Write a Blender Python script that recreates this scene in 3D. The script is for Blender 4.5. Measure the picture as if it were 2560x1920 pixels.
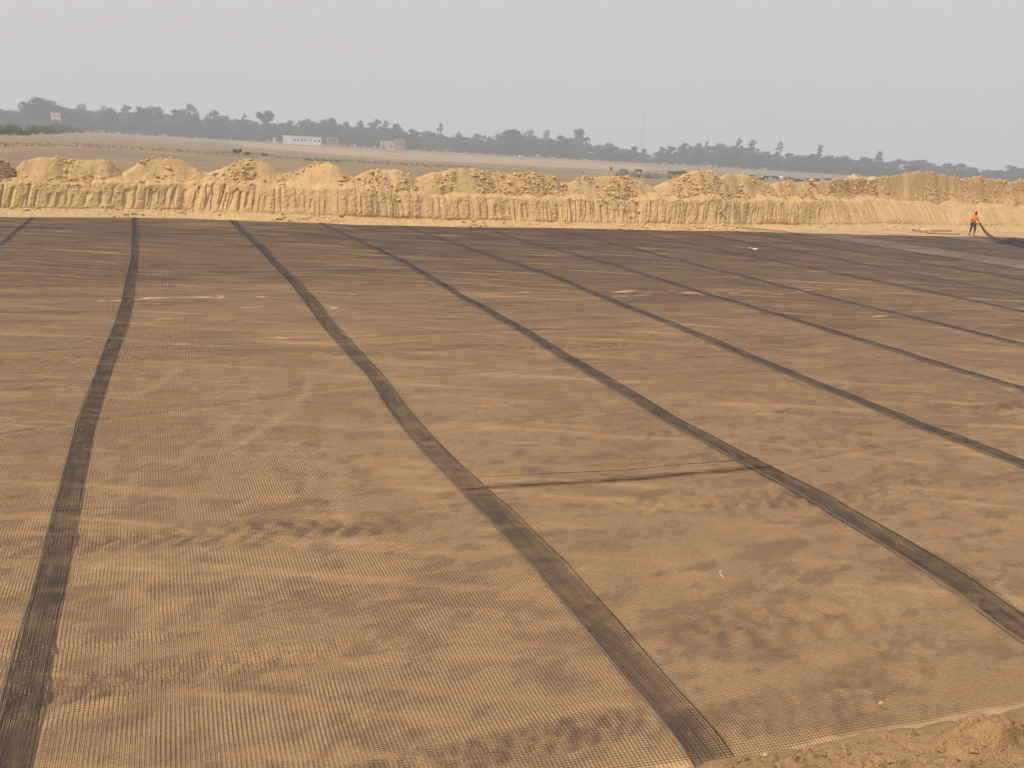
import bpy, bmesh, math, random
import numpy as np
from mathutils import Matrix, Vector

for o in list(bpy.data.objects):
    bpy.data.objects.remove(o)
SC = bpy.context.scene
COL = SC.collection
R = math.radians

# ------------------------------------------------------------------ camera
EYE = 3.76                      # eye above the pit floor (z = 0)
PITCH, ROLL, FPX = R(15.97), R(3.23), 2009.0     # FPX: focal length in pixels of a 2560 px wide picture
cam_d = bpy.data.cameras.new('camera')
cam_d.sensor_width = 36.0
cam_d.lens = 36.0 * FPX / 2560.0
cam_d.clip_start = 0.05
cam_d.clip_end = 20000
cam = bpy.data.objects.new('camera', cam_d)
COL.objects.link(cam)
cam.matrix_world = (Matrix.Translation((0, 0, EYE)) @ Matrix.Rotation(math.pi / 2 - PITCH, 4, 'X')
                    @ Matrix.Rotation(ROLL, 4, 'Z'))
SC.camera = cam

# ------------------------------------------------------------------ sky, sun, exposure
SUN_EL = R(50)
SUN_AZ = R(-124)                # direction TO the sun, measured from +Y clockwise (left and behind the camera)
sun_vec = Vector((math.sin(SUN_AZ) * math.cos(SUN_EL), math.cos(SUN_AZ) * math.cos(SUN_EL), math.sin(SUN_EL)))
W = bpy.data.worlds.new('World')
SC.world = W
W.use_nodes = True
wn, wl = W.node_tree.nodes, W.node_tree.links
wn.clear()
sky = wn.new('ShaderNodeTexSky')
sky.sky_type = 'NISHITA'
sky.sun_disc = False
sky.sun_elevation = SUN_EL
sky.sun_rotation = SUN_AZ
sky.altitude = 100
sky.air_density = 1.0
sky.dust_density = 7.0
sky.ozone_density = 1.0
veil = wn.new('ShaderNodeMixRGB')          # the milky veil of a hazy day over the clear sky
veil.inputs[0].default_value = 0.80
veil.inputs[2].default_value = (5.86, 5.46, 5.58, 1)
bg = wn.new('ShaderNodeBackground')
bg.inputs[1].default_value = 0.125
wo = wn.new('ShaderNodeOutputWorld')
wl.new(sky.outputs[0], veil.inputs[1])
wl.new(veil.outputs[0], bg.inputs[0])
wl.new(bg.outputs[0], wo.inputs[0])
sun_d = bpy.data.lights.new('sun', 'SUN')
sun_d.energy = 3.3
sun_d.angle = R(2.0)
sun_d.color = (1.0, 0.88, 0.72)
sun = bpy.data.objects.new('sun', sun_d)
COL.objects.link(sun)
sun.rotation_euler = sun_vec.to_track_quat('Z', 'Y').to_euler()
SC.view_settings.view_transform = 'Standard'
SC.view_settings.look = 'None'
SC.view_settings.exposure = 0.0
SC.view_settings.gamma = 1.0
SC.render.engine = 'CYCLES'
SC.cycles.use_denoising = True
SC.cycles.max_bounces = 6
SC.cycles.volume_bounces = 1
SC.cycles.transparent_max_bounces = 8

# ------------------------------------------------------------------ numeric helpers
def _h(ix, iy, s):
    n = (ix.astype(np.int64) * 374761393 + iy.astype(np.int64) * 668265263 + s * 974634777) & 0x7fffffff
    n = ((n ^ (n >> 13)) * 1274126177) & 0x7fffffff
    n = ((n ^ (n >> 16)) * 461845907) & 0x7fffffff
    return ((n ^ (n >> 15)) & 0xffff) / 65535.0

def vn(x, y, s=0):
    x, y = np.broadcast_arrays(np.asarray(x, float), np.asarray(y, float))
    ix, iy = np.floor(x), np.floor(y)
    fx, fy = x - ix, y - iy
    fx = fx * fx * fx * (fx * (fx * 6 - 15) + 10)
    fy = fy * fy * fy * (fy * (fy * 6 - 15) + 10)
    a, b, c, d = _h(ix, iy, s), _h(ix + 1, iy, s), _h(ix, iy + 1, s), _h(ix + 1, iy + 1, s)
    return (a + (b - a) * fx + (c - a) * fy + (a - b - c + d) * fx * fy) * 2 - 1

def fbm(x, y, s=0, o=4, g=0.5):
    r, a, m = 0, 1.0, 0
    x, y = np.asarray(x, float), np.asarray(y, float)
    for i in range(o):
        r = r + a * vn(x * 2 ** i + 17.3 * i, y * 2 ** i - 9.1 * i, s + i)
        m += a
        a *= g
    return r / m

def worley(x, y, s=0):
    x, y = np.broadcast_arrays(np.asarray(x, float), np.asarray(y, float))
    ix, iy = np.floor(x), np.floor(y)
    d = np.full(x.shape, 9.0)
    v = np.zeros(x.shape)
    for i in (-1, 0, 1):
        for j in (-1, 0, 1):
            cx, cy = ix + i, iy + j
            px, py = cx + _h(cx, cy, s), cy + _h(cx, cy, s + 7)
            q = (x - px) ** 2 + (y - py) ** 2
            k = q < d
            d = np.where(k, q, d)
            v = np.where(k, _h(cx, cy, s + 13), v)
    return np.sqrt(d), v

def sst(a, b, x):
    t = np.clip((np.asarray(x, float) - a) / (b - a), 0, 1)
    return t * t * (3 - 2 * t)

# pit frame: n runs along the cut bank, t away from the camera's bank towards the far one
PA = R(23.77)
NX, NY, TX, TY = math.cos(PA), math.sin(PA), -math.sin(PA), math.cos(PA)
def nt2xy(n, t):
    n, t = np.asarray(n, float), np.asarray(t, float)
    return n * NX + t * TX, n * NY + t * TY
def xy2nt(x, y):
    return x * NX + y * NY, x * TX + y * TY

def ray(u, v):
    x, y = (u - 1280) / FPX, -(v - 960) / FPX
    cr, sr, cp, sp = math.cos(ROLL), math.sin(ROLL), math.cos(PITCH), math.sin(PITCH)
    x1, y1 = x * cr - y * sr, x * sr + y * cr
    return np.array([x1, cp + y1 * sp, -sp + y1 * cp])
def at_z(u, v, z=0.0):
    d = ray(u, v)
    return d * ((z - EYE) / d[2]) + np.array([0, 0, EYE])
def at_dist(u, v, dist):                     # point at a horizontal distance
    d = ray(u, v)
    return d * (dist / math.hypot(d[0], d[1])) + np.array([0, 0, EYE])

# ------------------------------------------------------------------ mesh and object helpers
def mesh_from(name, V, F, mat=None, smooth=True):
    V = np.asarray(V, np.float32)
    F = np.asarray(F, np.int32)
    me = bpy.data.meshes.new(name)
    k = F.shape[1]
    me.vertices.add(len(V))
    me.vertices.foreach_set('co', V.ravel())
    me.loops.add(F.size)
    me.loops.foreach_set('vertex_index', F.ravel())
    me.polygons.add(len(F))
    me.polygons.foreach_set('loop_start', np.arange(0, F.size, k, dtype=np.int32))
    me.polygons.foreach_set('loop_total', np.full(len(F), k, np.int32))
    me.polygons.foreach_set('use_smooth', np.full(len(F), smooth, bool))
    me.update(calc_edges=True)
    if mat:
        me.materials.append(mat)
    return me

def link(name, me, parent=None, label=None, cat=None, group=None, kind=None):
    o = bpy.data.objects.new(name, me)
    COL.objects.link(o)
    if parent:
        o.parent = parent
    if label: o['label'] = label
    if cat: o['category'] = cat
    if group: o['group'] = group
    if kind: o['kind'] = kind
    return o

def empty(name, loc, label, cat, group=None, rz=0.0):
    o = link(name, None, None, label, cat, group)
    o.location = loc
    o.rotation_euler = (0, 0, rz)
    o.empty_display_size = 0.2
    return o

def grid_faces(r, c):
    i = np.arange(r * c).reshape(r, c)
    return np.stack([i[:-1, :-1], i[:-1, 1:], i[1:, 1:], i[1:, :-1]], -1).reshape(-1, 4)

class MB:
    """collects boxes, tubes and lumps for one mesh"""
    def __init__(s):
        s.v, s.f, s.n = [], [], 0
    def add(s, V, F):
        s.v.append(np.asarray(V, float))
        s.f.extend([tuple(int(q) + s.n for q in f) for f in F])
        s.n += len(V)
    def box(s, c, d, rz=0.0):
        x, y, z = d[0] / 2, d[1] / 2, d[2] / 2
        V = np.array([(-x, -y, -z), (x, -y, -z), (x, y, -z), (-x, y, -z), (-x, -y, z), (x, -y, z), (x, y, z), (-x, y, z)])
        if rz:
            V = V @ np.array([[math.cos(rz), math.sin(rz), 0], [-math.sin(rz), math.cos(rz), 0], [0, 0, 1]])
        s.add(V + np.array(c), [(0, 3, 2, 1), (4, 5, 6, 7), (0, 1, 5, 4), (1, 2, 6, 5), (2, 3, 7, 6), (3, 0, 4, 7)])
    def tube(s, pts, rad, k=8, cap=True):
        P = np.asarray(pts, float)
        rad = np.broadcast_to(np.asarray(rad, float), (len(P),))
        V = []
        for i in range(len(P)):
            d = P[min(i + 1, len(P) - 1)] - P[max(i - 1, 0)]
            d = d / (np.linalg.norm(d) + 1e-9)
            a = np.cross(d, (0, 0, 1) if abs(d[2]) < .9 else (1, 0, 0))
            a /= np.linalg.norm(a)
            b = np.cross(d, a)
            for j in range(k):
                w = 2 * math.pi * j / k
                V.append(P[i] + rad[i] * (math.cos(w) * a + math.sin(w) * b))
        F = [(i * k + j, i * k + (j + 1) % k, (i + 1) * k + (j + 1) % k, (i + 1) * k + j)
             for i in range(len(P) - 1) for j in range(k)]
        if cap:
            F += [tuple(range(k))[::-1], tuple((len(P) - 1) * k + j for j in range(k))]
        s.add(V, F)
    def mesh(s, name, mat, smooth=False):
        me = bpy.data.meshes.new(name)
        me.from_pydata([tuple(q) for q in np.concatenate(s.v)], [], s.f)
        for p in me.polygons:
            p.use_smooth = smooth
        me.materials.append(mat)
        me.update()
        return me

_b = bmesh.new()
bmesh.ops.create_icosphere(_b, subdivisions=1, radius=1.0)
ICO_V = np.array([v.co[:] for v in _b.verts])
ICO_F = np.array([[v.index for v in f.verts] for f in _b.faces])
_b.free()
_b = bmesh.new()
bmesh.ops.create_icosphere(_b, subdivisions=3, radius=1.0)
ICO3_V = np.array([v.co[:] for v in _b.verts])
ICO3_F = np.array([[v.index for v in f.verts] for f in _b.faces])
_b.free()

OCT_V = np.array([(1, 0, 0), (-1, 0, 0), (0, 1, 0), (0, -1, 0), (0, 0, 1), (0, 0, -1)], float)
OCT_F = np.array([(0, 2, 4), (2, 1, 4), (1, 3, 4), (3, 0, 4), (2, 0, 5), (1, 2, 5), (3, 1, 5), (0, 3, 5)])
def _lumps(P, S, rng, flat, BV, BF):
    m = len(P)
    J = 1 + rng.uniform(-.34, .34, (m, len(BV), 1))
    A = rng.uniform(0, 6.28, m)
    V = BV[None] * J * (np.stack([S * rng.uniform(.8, 1.35, m), S * rng.uniform(.7, 1.1, m), S * flat * rng.uniform(.7, 1.1, m)], 1)[:, None])
    V = V + rng.uniform(-.15, .15, V.shape) * S[:, None, None]
    c, s_ = np.cos(A)[:, None], np.sin(A)[:, None]
    X = V[..., 0] * c - V[..., 1] * s_
    Y = V[..., 0] * s_ + V[..., 1] * c
    V = np.stack([X, Y, V[..., 2]], -1) + P[:, None]
    F = BF[None] + (np.arange(m) * len(BV))[:, None, None]
    return V.reshape(-1, 3), F.reshape(-1, 3)
def lumps(P, S, rng, flat=0.7):
    """many irregular clods in one vertex array; the small ones coarser"""
    k = S > .045
    if k.all(): return _lumps(P, S, rng, flat, ICO_V, ICO_F)
    V1, F1 = _lumps(P[~k], S[~k] * 1.15, rng, flat, OCT_V, OCT_F)
    if not k.any(): return V1, F1
    V2, F2 = _lumps(P[k], S[k], rng, flat, ICO_V, ICO_F)
    return np.concatenate([V1, V2]), np.concatenate([F1, F2 + len(V1)])

# ------------------------------------------------------------------ materials
def new_mat(name):
    m = bpy.data.materials.new(name)
    m.use_nodes = True
    nt = m.node_tree
    return m, nt.nodes, nt.links, nt.nodes['Principled BSDF']

def earth(name, c1, c2, c3, s1=0.6, s2=6.0, s3=45.0, bump=0.4, bdist=0.02, rough=0.95, stretch=None, detail=6, turned=None, attr='turned'):
    """soil-like: broad drift between c1 and c2, fine speckle towards c3, fine relief"""
    m, N, L, bs = new_mat(name)
    geo = N.new('ShaderNodeNewGeometry')
    src = geo.outputs['Position']
    if stretch:
        mp = N.new('ShaderNodeMapping')
        mp.inputs['Rotation'].default_value = (0, 0, -PA)
        mp.inputs['Scale'].default_value = stretch
        L.new(src, mp.inputs[0])
        src = mp.outputs[0]
    def noise(sc, det=detail, ro=.6):
        n = N.new('ShaderNodeTexNoise')
        n.inputs['Scale'].default_value = sc
        n.inputs['Detail'].default_value = det
        n.inputs['Roughness'].default_value = ro
        L.new(src, n.inputs['Vector'])
        return n.outputs[0]
    def ramp(x, a, b):
        r = N.new('ShaderNodeMapRange')
        r.inputs[1].default_value, r.inputs[2].default_value = a, b
        L.new(x, r.inputs[0])
        return r.outputs[0]
    def mix(f, a, b):
        x = N.new('ShaderNodeMixRGB')
        L.new(f, x.inputs[0])
        for q, i in ((a, 1), (b, 2)):
            if isinstance(q, tuple): x.inputs[i].default_value = (*q, 1)
            else: L.new(q, x.inputs[i])
        return x.outputs[0]
    n1, n2, n3 = noise(s1), noise(s2), noise(s3, 3)
    c = mix(ramp(n1, .35, .65), c1, c2)
    c = mix(ramp(n2, .52, .72), c, c3)
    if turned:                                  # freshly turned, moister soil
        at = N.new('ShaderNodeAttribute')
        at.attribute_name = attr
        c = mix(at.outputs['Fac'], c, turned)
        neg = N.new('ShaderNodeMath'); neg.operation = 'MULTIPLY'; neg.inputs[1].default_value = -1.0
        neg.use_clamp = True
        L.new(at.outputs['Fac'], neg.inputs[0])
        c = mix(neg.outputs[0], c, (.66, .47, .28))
    v = N.new('ShaderNodeMapRange')
    v.inputs[1].default_value, v.inputs[2].default_value = .25, .75
    v.inputs[3].default_value, v.inputs[4].default_value = .82, 1.18
    L.new(n3, v.inputs[0])
    hv = N.new('ShaderNodeHueSaturation')
    L.new(v.outputs[0], hv.inputs['Value'])
    L.new(c, hv.inputs['Color'])
    L.new(hv.outputs[0], bs.inputs['Base Color'])
    bs.inputs['Roughness'].default_value = rough
    bs.inputs['Specular IOR Level'].default_value = 0.15
    ad = N.new('ShaderNodeMath')
    ad.operation = 'ADD'
    L.new(n2, ad.inputs[0])
    L.new(n3, ad.inputs[1])
    bp = N.new('ShaderNodeBump')
    bp.inputs['Strength'].default_value = bump
    bp.inputs['Distance'].default_value = bdist
    L.new(ad.outputs[0], bp.inputs['Height'])
    L.new(bp.outputs[0], bs.inputs['Normal'])
    return m

def plain(name, c, rough=0.7, var=0.12, sc=8.0, spec=0.3, metal=0.0):
    m, N, L, bs = new_mat(name)
    tc = N.new('ShaderNodeTexCoord')
    n = N.new('ShaderNodeTexNoise')
    n.inputs['Scale'].default_value = sc
    n.inputs['Detail'].default_value = 4
    L.new(tc.outputs['Object'], n.inputs['Vector'])
    v = N.new('ShaderNodeMapRange')
    v.inputs[3].default_value, v.inputs[4].default_value = 1 - 2 * var, 1 + 2 * var
    L.new(n.outputs[0], v.inputs[0])
    h = N.new('ShaderNodeHueSaturation')
    h.inputs['Color'].default_value = (*c, 1)
    L.new(v.outputs[0], h.inputs['Value'])
    L.new(h.outputs[0], bs.inputs['Base Color'])
    bs.inputs['Roughness'].default_value = rough
    bs.inputs['Specular IOR Level'].default_value = spec
    bs.inputs['Metallic'].default_value = metal
    return m

M = {}
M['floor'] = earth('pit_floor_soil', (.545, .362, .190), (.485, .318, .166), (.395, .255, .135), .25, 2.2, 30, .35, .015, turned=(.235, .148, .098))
M['bank'] = earth('cut_bank_soil', (.66, .455, .215), (.60, .415, .20), (.50, .35, .185), .8, 4.5, 24, 1.0, .06, turned=(.74, .54, .28), attr='scraped')
M['mound'] = earth('loose_spoil_soil', (.60, .418, .205), (.53, .368, .18), (.44, .315, .17), .6, 3.0, 18, .9, .06)
M['near'] = earth('near_bank_soil', (.45, .29, .145), (.38, .24, .12), (.31, .195, .10), .9, 7, 60, 1.0, .03)
M['clod'] = earth('clod_soil', (.64, .455, .23), (.56, .39, .195), (.46, .33, .18), 1.5, 9, 50, .4, .01)
M['brownclod'] = earth('dark_clod_soil', (.46, .33, .215), (.38, .275, .18), (.50, .36, .23), 1.5, 9, 50, .4, .01)
M['field'] = earth('dry_field', (.30, .222, .125), (.23, .172, .10), (.16, .132, .078), .015, .2, 2.5, .5, .08, stretch=(.35, 1.6, 1))
M['stubble'] = earth('pale_stubble', (.40, .285, .158), (.34, .245, .138), (.27, .205, .118), .02, .25, 2.0, .3, .05, stretch=(.3, 1.5, 1))
M['plough'] = earth('ploughed_soil', (.21, .15, .105), (.25, .18, .12), (.30, .215, .14), .06, .5, 3, .6, .08)
M['grassy'] = earth('grazed_grass', (.20, .22, .09), (.26, .24, .12), (.30, .24, .14), .04, .4, 3, .4, .05)

def net_mat(name, c, dust, thick, sp=.12):
    """plastic ribs: clean, filmed with dust, or caked with it in streaks"""
    m, N, L, bs = new_mat(name)
    geo = N.new('ShaderNodeNewGeometry')
    def streak(sc, scale, det, lo, hi):
        mp = N.new('ShaderNodeMapping')
        mp.inputs['Rotation'].default_value = (0, 0, -PA)
        mp.inputs['Scale'].default_value = scale
        L.new(geo.outputs['Position'], mp.inputs[0])
        n = N.new('ShaderNodeTexNoise')
        n.inputs['Scale'].default_value = sc
        n.inputs['Detail'].default_value = det
        n.inputs['Roughness'].default_value = .65
        L.new(mp.outputs[0], n.inputs['Vector'])
        r = N.new('ShaderNodeMapRange')
        r.inputs[1].default_value, r.inputs[2].default_value = lo, hi
        L.new(n.outputs[0], r.inputs[0])
        return r.outputs[0]
    x = N.new('ShaderNodeMixRGB')
    x.inputs[1].default_value = (*c, 1)
    x.inputs[2].default_value = (*dust, 1)
    L.new(streak(.45, (.5, 1.4, 1), 8, .35, .72), x.inputs[0])
    y = N.new('ShaderNodeMixRGB')
    y.inputs[2].default_value = (*thick, 1)
    L.new(x.outputs[0], y.inputs[1])
    L.new(streak(1.0, (.42, 3.2, 1), 8, .57, .74), y.inputs[0])
    z = N.new('ShaderNodeMixRGB')
    z.inputs[2].default_value = (*thick, 1)
    L.new(y.outputs[0], z.inputs[1])
    L.new(streak(1.0, (.16, 2.1, 1), 12, .545, .70), z.inputs[0])
    y = z
    L.new(y.outputs[0], bs.inputs['Base Color'])
    bs.inputs['Roughness'].default_value = .55
    bs.inputs['Specular IOR Level'].default_value = sp
    return m
M['net'] = net_mat('dusty_geogrid', (.062, .046, .040), (.100, .070, .055), (.37, .242, .118))
M['border'] = net_mat('geogrid_border', (.046, .038, .037), (.072, .058, .053), (.13, .10, .08))
M['net2'] = net_mat('grey_geogrid', (.095, .074, .060), (.18, .14, .108), (.33, .25, .165), .25)
M['edge'] = plain('geogrid_selvedge', (.16, .145, .135), .5, .15, 3)

# ------------------------------------------------------------------ pit: heights
EDGE_N = [-60, -7, 1, 9.3, 19, 31, 36, 42, 48, 56, 75, 120]
FOOT_T = [40.9, 40.9, 41.8, 39.75, 39.5, 39.6, 40.6, 41.0, 43.0, 43.5, 43.5, 43.5]
NETE_T = [40.6, 40.6, 41.5, 39.5, 39.3, 39.3, 39.3, 39.1, 39.1, 39.1, 39.1, 39.1]
def foot_t(n):
    return np.interp(n, EDGE_N, FOOT_T) + .16 * vn(np.asarray(n) * .35, 3.3, 5) + .06 * vn(np.asarray(n) * 1.7, 1.1, 6)
def net_far(n):
    return np.minimum(np.interp(n, EDGE_N, NETE_T) + .12 * vn(np.asarray(n) * .5, 8.3, 15), foot_t(n) + .1)
def net_near(n):
    return 3.46 - (np.asarray(n) - 2.9) * .135 + .05 * vn(np.asarray(n) * .9, 2.2, 31)
def rim_z(n):
    return np.interp(n, [-60, -7, 1, 9.5, 19.5, 28, 43, 56, 120], [1.4, 1.32, 1.48, 1.58, 1.47, 1.72, 1.85, 1.85, 1.6])

def smooth_floor(n, t):
    z = .05 * fbm(n * .16, t * .16, 41, 3) + .015 * vn(n * .7, t * .7, 45)
    z = z - .05 * sst(2, 0, abs(t - 24) / 4) * 0
    return z

def tread(n, t, n0, t0, n1, t1, w, pitch, amp, sd):
    """chevron lug prints of a tyre or crawler along a line"""
    L_ = math.hypot(n1 - n0, t1 - t0)
    dn, dt = (n1 - n0) / L_, (t1 - t0) / L_
    a = (n - n0) * dn + (t - t0) * dt
    b = -(n - n0) * dt + (t - t0) * dn + .06 * vn(a * .8, 0.5, sd)
    m = sst(w, w * .7, abs(b)) * sst(-.3, .1, a) * sst(L_ + .3, L_ - .1, a)
    m = m * np.clip(.55 + .9 * vn(a * .9, b * 2, sd + 3), 0, 1)
    lug = np.sin((a + abs(b) * .6) / pitch * 2 * math.pi + 3.14 * (b > 0))
    return m * amp * (np.tanh(lug * 5) * .5 - .62 + .35 * vn(n * 9, t * 9, sd + 5))

TRACKS = [(-6, 8.6, 12, 6.1, .24, .27, .040, 50), (-4, 6.1, 3.6, 6.05, .10, .5, .022, 55), (-5, 5.65, 1.6, 5.45, .17, .19, .034, 60),
          (3.9, 4.72, 11, 4.5, .34, .34, .052, 65), (.9, 4.08, 2.9, 3.98, .15, .17, .036, 70), (3.3, 3.74, 5.0, 3.62, .20, .2, .040, 75),
          (-6, 10.7, 4, 12.6, .10, .4, .020, 80), (-6, 15.2, 12, 14.2, .2, .3, .024, 85), (2, 12.0, 20, 11.4, .12, .4, .020, 90),
          (6, 9.2, 20, 8.6, .2, .3, .030, 95)]
def rough_floor(n, t):
    z = (.004 + .004 * sst(9, 14, t)) * fbm(n * 1.1, t * 1.1, 51, 3) + .005 * fbm(n * 5, t * 5, 52, 3)
    far = sst(9, 17, t)
    st = fbm(n * .34, t * 3.2, 53, 4, .6)
    z = z + far * .013 * st - far * .003
    z = z + (far * .011 + .009 * sst(12, 15, t) * sst(24, 21, t)) * fbm(n * .8, t * 5.0, 54, 3, .6) * (.4 + .6 * vn(n * .2, t * .35, 59))
    st2 = fbm(n * .16, t * 1.1 + .05 * n, 57, 3, .55)
    z = z + sst(12, 19, t) * sst(27, 21, t) * .011 * st2
    for (tc, sl, w, a) in ((20.7, -.02, .30, .012), (18.3, -.12, .26, .012), (16.0, .02, .45, .009), (19.5, .01, .8, .006)):
        z = z + a * np.exp(-((t - tc - sl * n) / w) ** 2) * np.clip(.5 + .7 * vn(n * .3, tc, 58) + .9 * fbm(n * 1.5, t * 9, 67, 3, .7), 0, 1.3)
    z = z - .007 * sst(23, 29, t)
    for T_ in TRACKS:
        z = z + tread(n, t, *T_)
    # shallow dish and print near the corner
    z = z - .05 * np.exp(-(((n - 5.0) / .35) ** 2 + ((t - 3.75) / .18) ** 2))
    return z
def net_lift(n, t):
    """how far the taut net stands above the smooth floor"""
    z = .013 + .005 * vn(n * .8, t * .8, 61) + .006 * np.abs(vn(n * .25, t * 2.2, 62)) * sst(8, 14, t)
    b = np.zeros(np.broadcast(n, t).shape)
    for tc, sl, n0, n1, hgt in ((11.65, .235, -6, 3.4, .020), (12.5, .06, 3, 8, .016), (9.55, .12, 3.2, 7, .012), (5.35, .05, -1.3, -.3, .02), (8.5, -.1, -1.5, -.4, .016), (15.6, .03, -6, 12, .014), (6.9, .1, 7, 12, .018), (8.05, -.09, 2.4, 2.95, .02)):
        b = b + hgt * np.exp(-((t - tc - sl * n) / .045) ** 2) * sst(n0, n0 + .3, n) * sst(n1, n1 - .3, n)
    for T_ in TRACKS:                       # the net bridges the ruts, riding on their shoulders
        n0, t0, n1, t1, w = T_[:5]
        L_ = math.hypot(n1 - n0, t1 - t0)
        a = ((n - n0) * (n1 - n0) + (t - t0) * (t1 - t0)) / L_
        d = (-(n - n0) * (t1 - t0) + (t - t0) * (n1 - n0)) / L_
        b = b + T_[6] * .45 * np.exp(-(d / (w * 1.35)) ** 2) * sst(-.3, .2, a) * sst(L_ + .3, L_ - .2, a) * (1 + .7 * vn(n * 1.3, t * 1.3, 63))
    return z + b
def floor_z(n, t):
    return smooth_floor(n, t) + rough_floor(n, t)
def net_z(n, t):
    return smooth_floor(n, t) + net_lift(n, t)

def axis(*segs):
    out = []
    for a, b, d in segs:
        out.append(np.arange(a, b - 1e-6, d))
    out.append([segs[-1][1]])
    return np.concatenate(out)

gn = axis((-60, -8, 2.0), (-8, -4.5, .15), (-4.5, 9.0, .06), (9.0, 24, .16), (24, 60, .35), (60, 110, 2.5))
gt = axis((2.2, 8.5, .04), (8.5, 24, .075), (24, 31, .14), (31, 45, .3))
NN, TT = np.meshgrid(gn, gt)
X, Y = nt2xy(NN, TT)
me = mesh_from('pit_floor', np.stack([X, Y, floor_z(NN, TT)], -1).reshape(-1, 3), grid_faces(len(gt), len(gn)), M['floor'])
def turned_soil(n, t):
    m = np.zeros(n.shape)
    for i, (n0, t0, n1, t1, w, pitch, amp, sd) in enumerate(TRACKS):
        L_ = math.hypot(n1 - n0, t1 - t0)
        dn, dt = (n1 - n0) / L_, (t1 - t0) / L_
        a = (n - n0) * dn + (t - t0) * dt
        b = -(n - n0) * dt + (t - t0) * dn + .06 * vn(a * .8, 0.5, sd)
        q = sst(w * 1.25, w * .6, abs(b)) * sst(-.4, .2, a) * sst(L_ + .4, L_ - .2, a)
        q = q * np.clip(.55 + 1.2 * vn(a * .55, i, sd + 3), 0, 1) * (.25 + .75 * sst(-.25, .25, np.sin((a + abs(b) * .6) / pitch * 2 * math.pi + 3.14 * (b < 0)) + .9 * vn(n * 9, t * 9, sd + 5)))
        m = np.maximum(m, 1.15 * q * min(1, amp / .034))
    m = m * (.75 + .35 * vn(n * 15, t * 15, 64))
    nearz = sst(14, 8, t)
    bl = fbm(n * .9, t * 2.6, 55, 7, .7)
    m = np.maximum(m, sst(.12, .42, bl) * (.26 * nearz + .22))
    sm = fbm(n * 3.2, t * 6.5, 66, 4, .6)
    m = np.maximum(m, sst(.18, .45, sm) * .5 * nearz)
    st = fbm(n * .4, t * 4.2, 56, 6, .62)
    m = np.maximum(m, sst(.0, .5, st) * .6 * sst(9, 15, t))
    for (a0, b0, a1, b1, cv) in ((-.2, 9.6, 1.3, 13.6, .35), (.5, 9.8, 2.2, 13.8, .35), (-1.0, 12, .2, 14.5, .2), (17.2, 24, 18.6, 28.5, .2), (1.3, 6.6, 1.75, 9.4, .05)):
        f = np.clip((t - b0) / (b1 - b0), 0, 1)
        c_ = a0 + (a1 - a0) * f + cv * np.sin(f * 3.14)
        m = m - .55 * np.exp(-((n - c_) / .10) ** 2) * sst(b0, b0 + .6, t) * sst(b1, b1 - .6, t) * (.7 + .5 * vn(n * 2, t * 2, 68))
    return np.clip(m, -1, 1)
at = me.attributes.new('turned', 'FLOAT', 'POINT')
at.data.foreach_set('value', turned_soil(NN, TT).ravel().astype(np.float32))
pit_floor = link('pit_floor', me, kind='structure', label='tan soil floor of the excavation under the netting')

# ------------------------------------------------------------------ geogrid strips
SEAM = {}                                   # left edge of each strip: n as a function of t
TRACED = {
    -5: [(41, -5.3), (30.7, -4.95), (20, -5.0), (10, -5.1), (4, -5.1)],
    -1: [(41.3, -1.34), (29.6, -1.01), (20.4, -1.0), (15.5, -1.1), (11.2, -1.22), (9, -1.19), (6.2, -1.19), (5.4, -1.19), (4.9, -1.2), (3.2, -1.2)],
    3: [(41, 2.84), (30.5, 2.98), (21.6, 3.08), (17.2, 2.98), (13.4, 3.02), (10.8, 2.91), (8.8, 2.9), (7.2, 3.0), (5.4, 3.03), (3.2, 2.97)],
    7: [(40, 6.9), (27.5, 7.3), (20.2, 7.12), (16.2, 7.09), (12.9, 6.94), (10.6, 6.91), (8.9, 6.82), (5.6, 6.83), (4.4, 6.65), (3.6, 6.45), (2.8, 6.5)],
    11: [(39.5, 10.75), (28.8, 11.1), (22.7, 11.3), (17.2, 11.0), (13.7, 10.93), (10.2, 10.71), (6.7, 10.69), (3, 10.7)],
    15: [(39.5, 14.84), (31.9, 14.7), (26.3, 14.9), (20.3, 14.87), (13, 14.77), (9.5, 14.68), (3, 14.6)],
    19: [(39.5, 18.8), (31.3, 18.93), (23.9, 18.7), (16.9, 18.9), (12.5, 18.94), (3, 18.9)],
    23: [(39.5, 23.2), (33.4, 23.6), (26.2, 23.5), (18.6, 23.6), (3, 23.2)],
    27: [(39.5, 27.2), (32.7, 27.6), (24.8, 27.4), (18, 27.2), (3, 27.2)],
}
KEYS = list(range(-9, 56, 4))
def seam(k, t):
    t = np.asarray(t, float)
    if k in TRACED:
        a = sorted(TRACED[k])
        b = np.interp(t, [q[0] for q in a], [q[1] for q in a])
        c = np.interp(t + .8, [q[0] for q in a], [q[1] for q in a])
        d = np.interp(t - .8, [q[0] for q in a], [q[1] for q in a])
        b = (2 * b + c + d) / 4
    else:
        b = k + .25 + .12 * vn(t * .08, k * 1.7, 71) + np.zeros_like(t)
    return b + .018 * vn(t * .45, k * 3.1, 72) + .004 * vn(t * 1.6, k * 3.1, 73)
def overlap(k, t):
    return {-5: .11, -1: .24, 3: .34}.get(k, .28) + (.13 * sst(9.5, 5, t) if k == 7 else 0) + .03 * vn(np.asarray(t) * .3, k * 2.3, 74)

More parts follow.
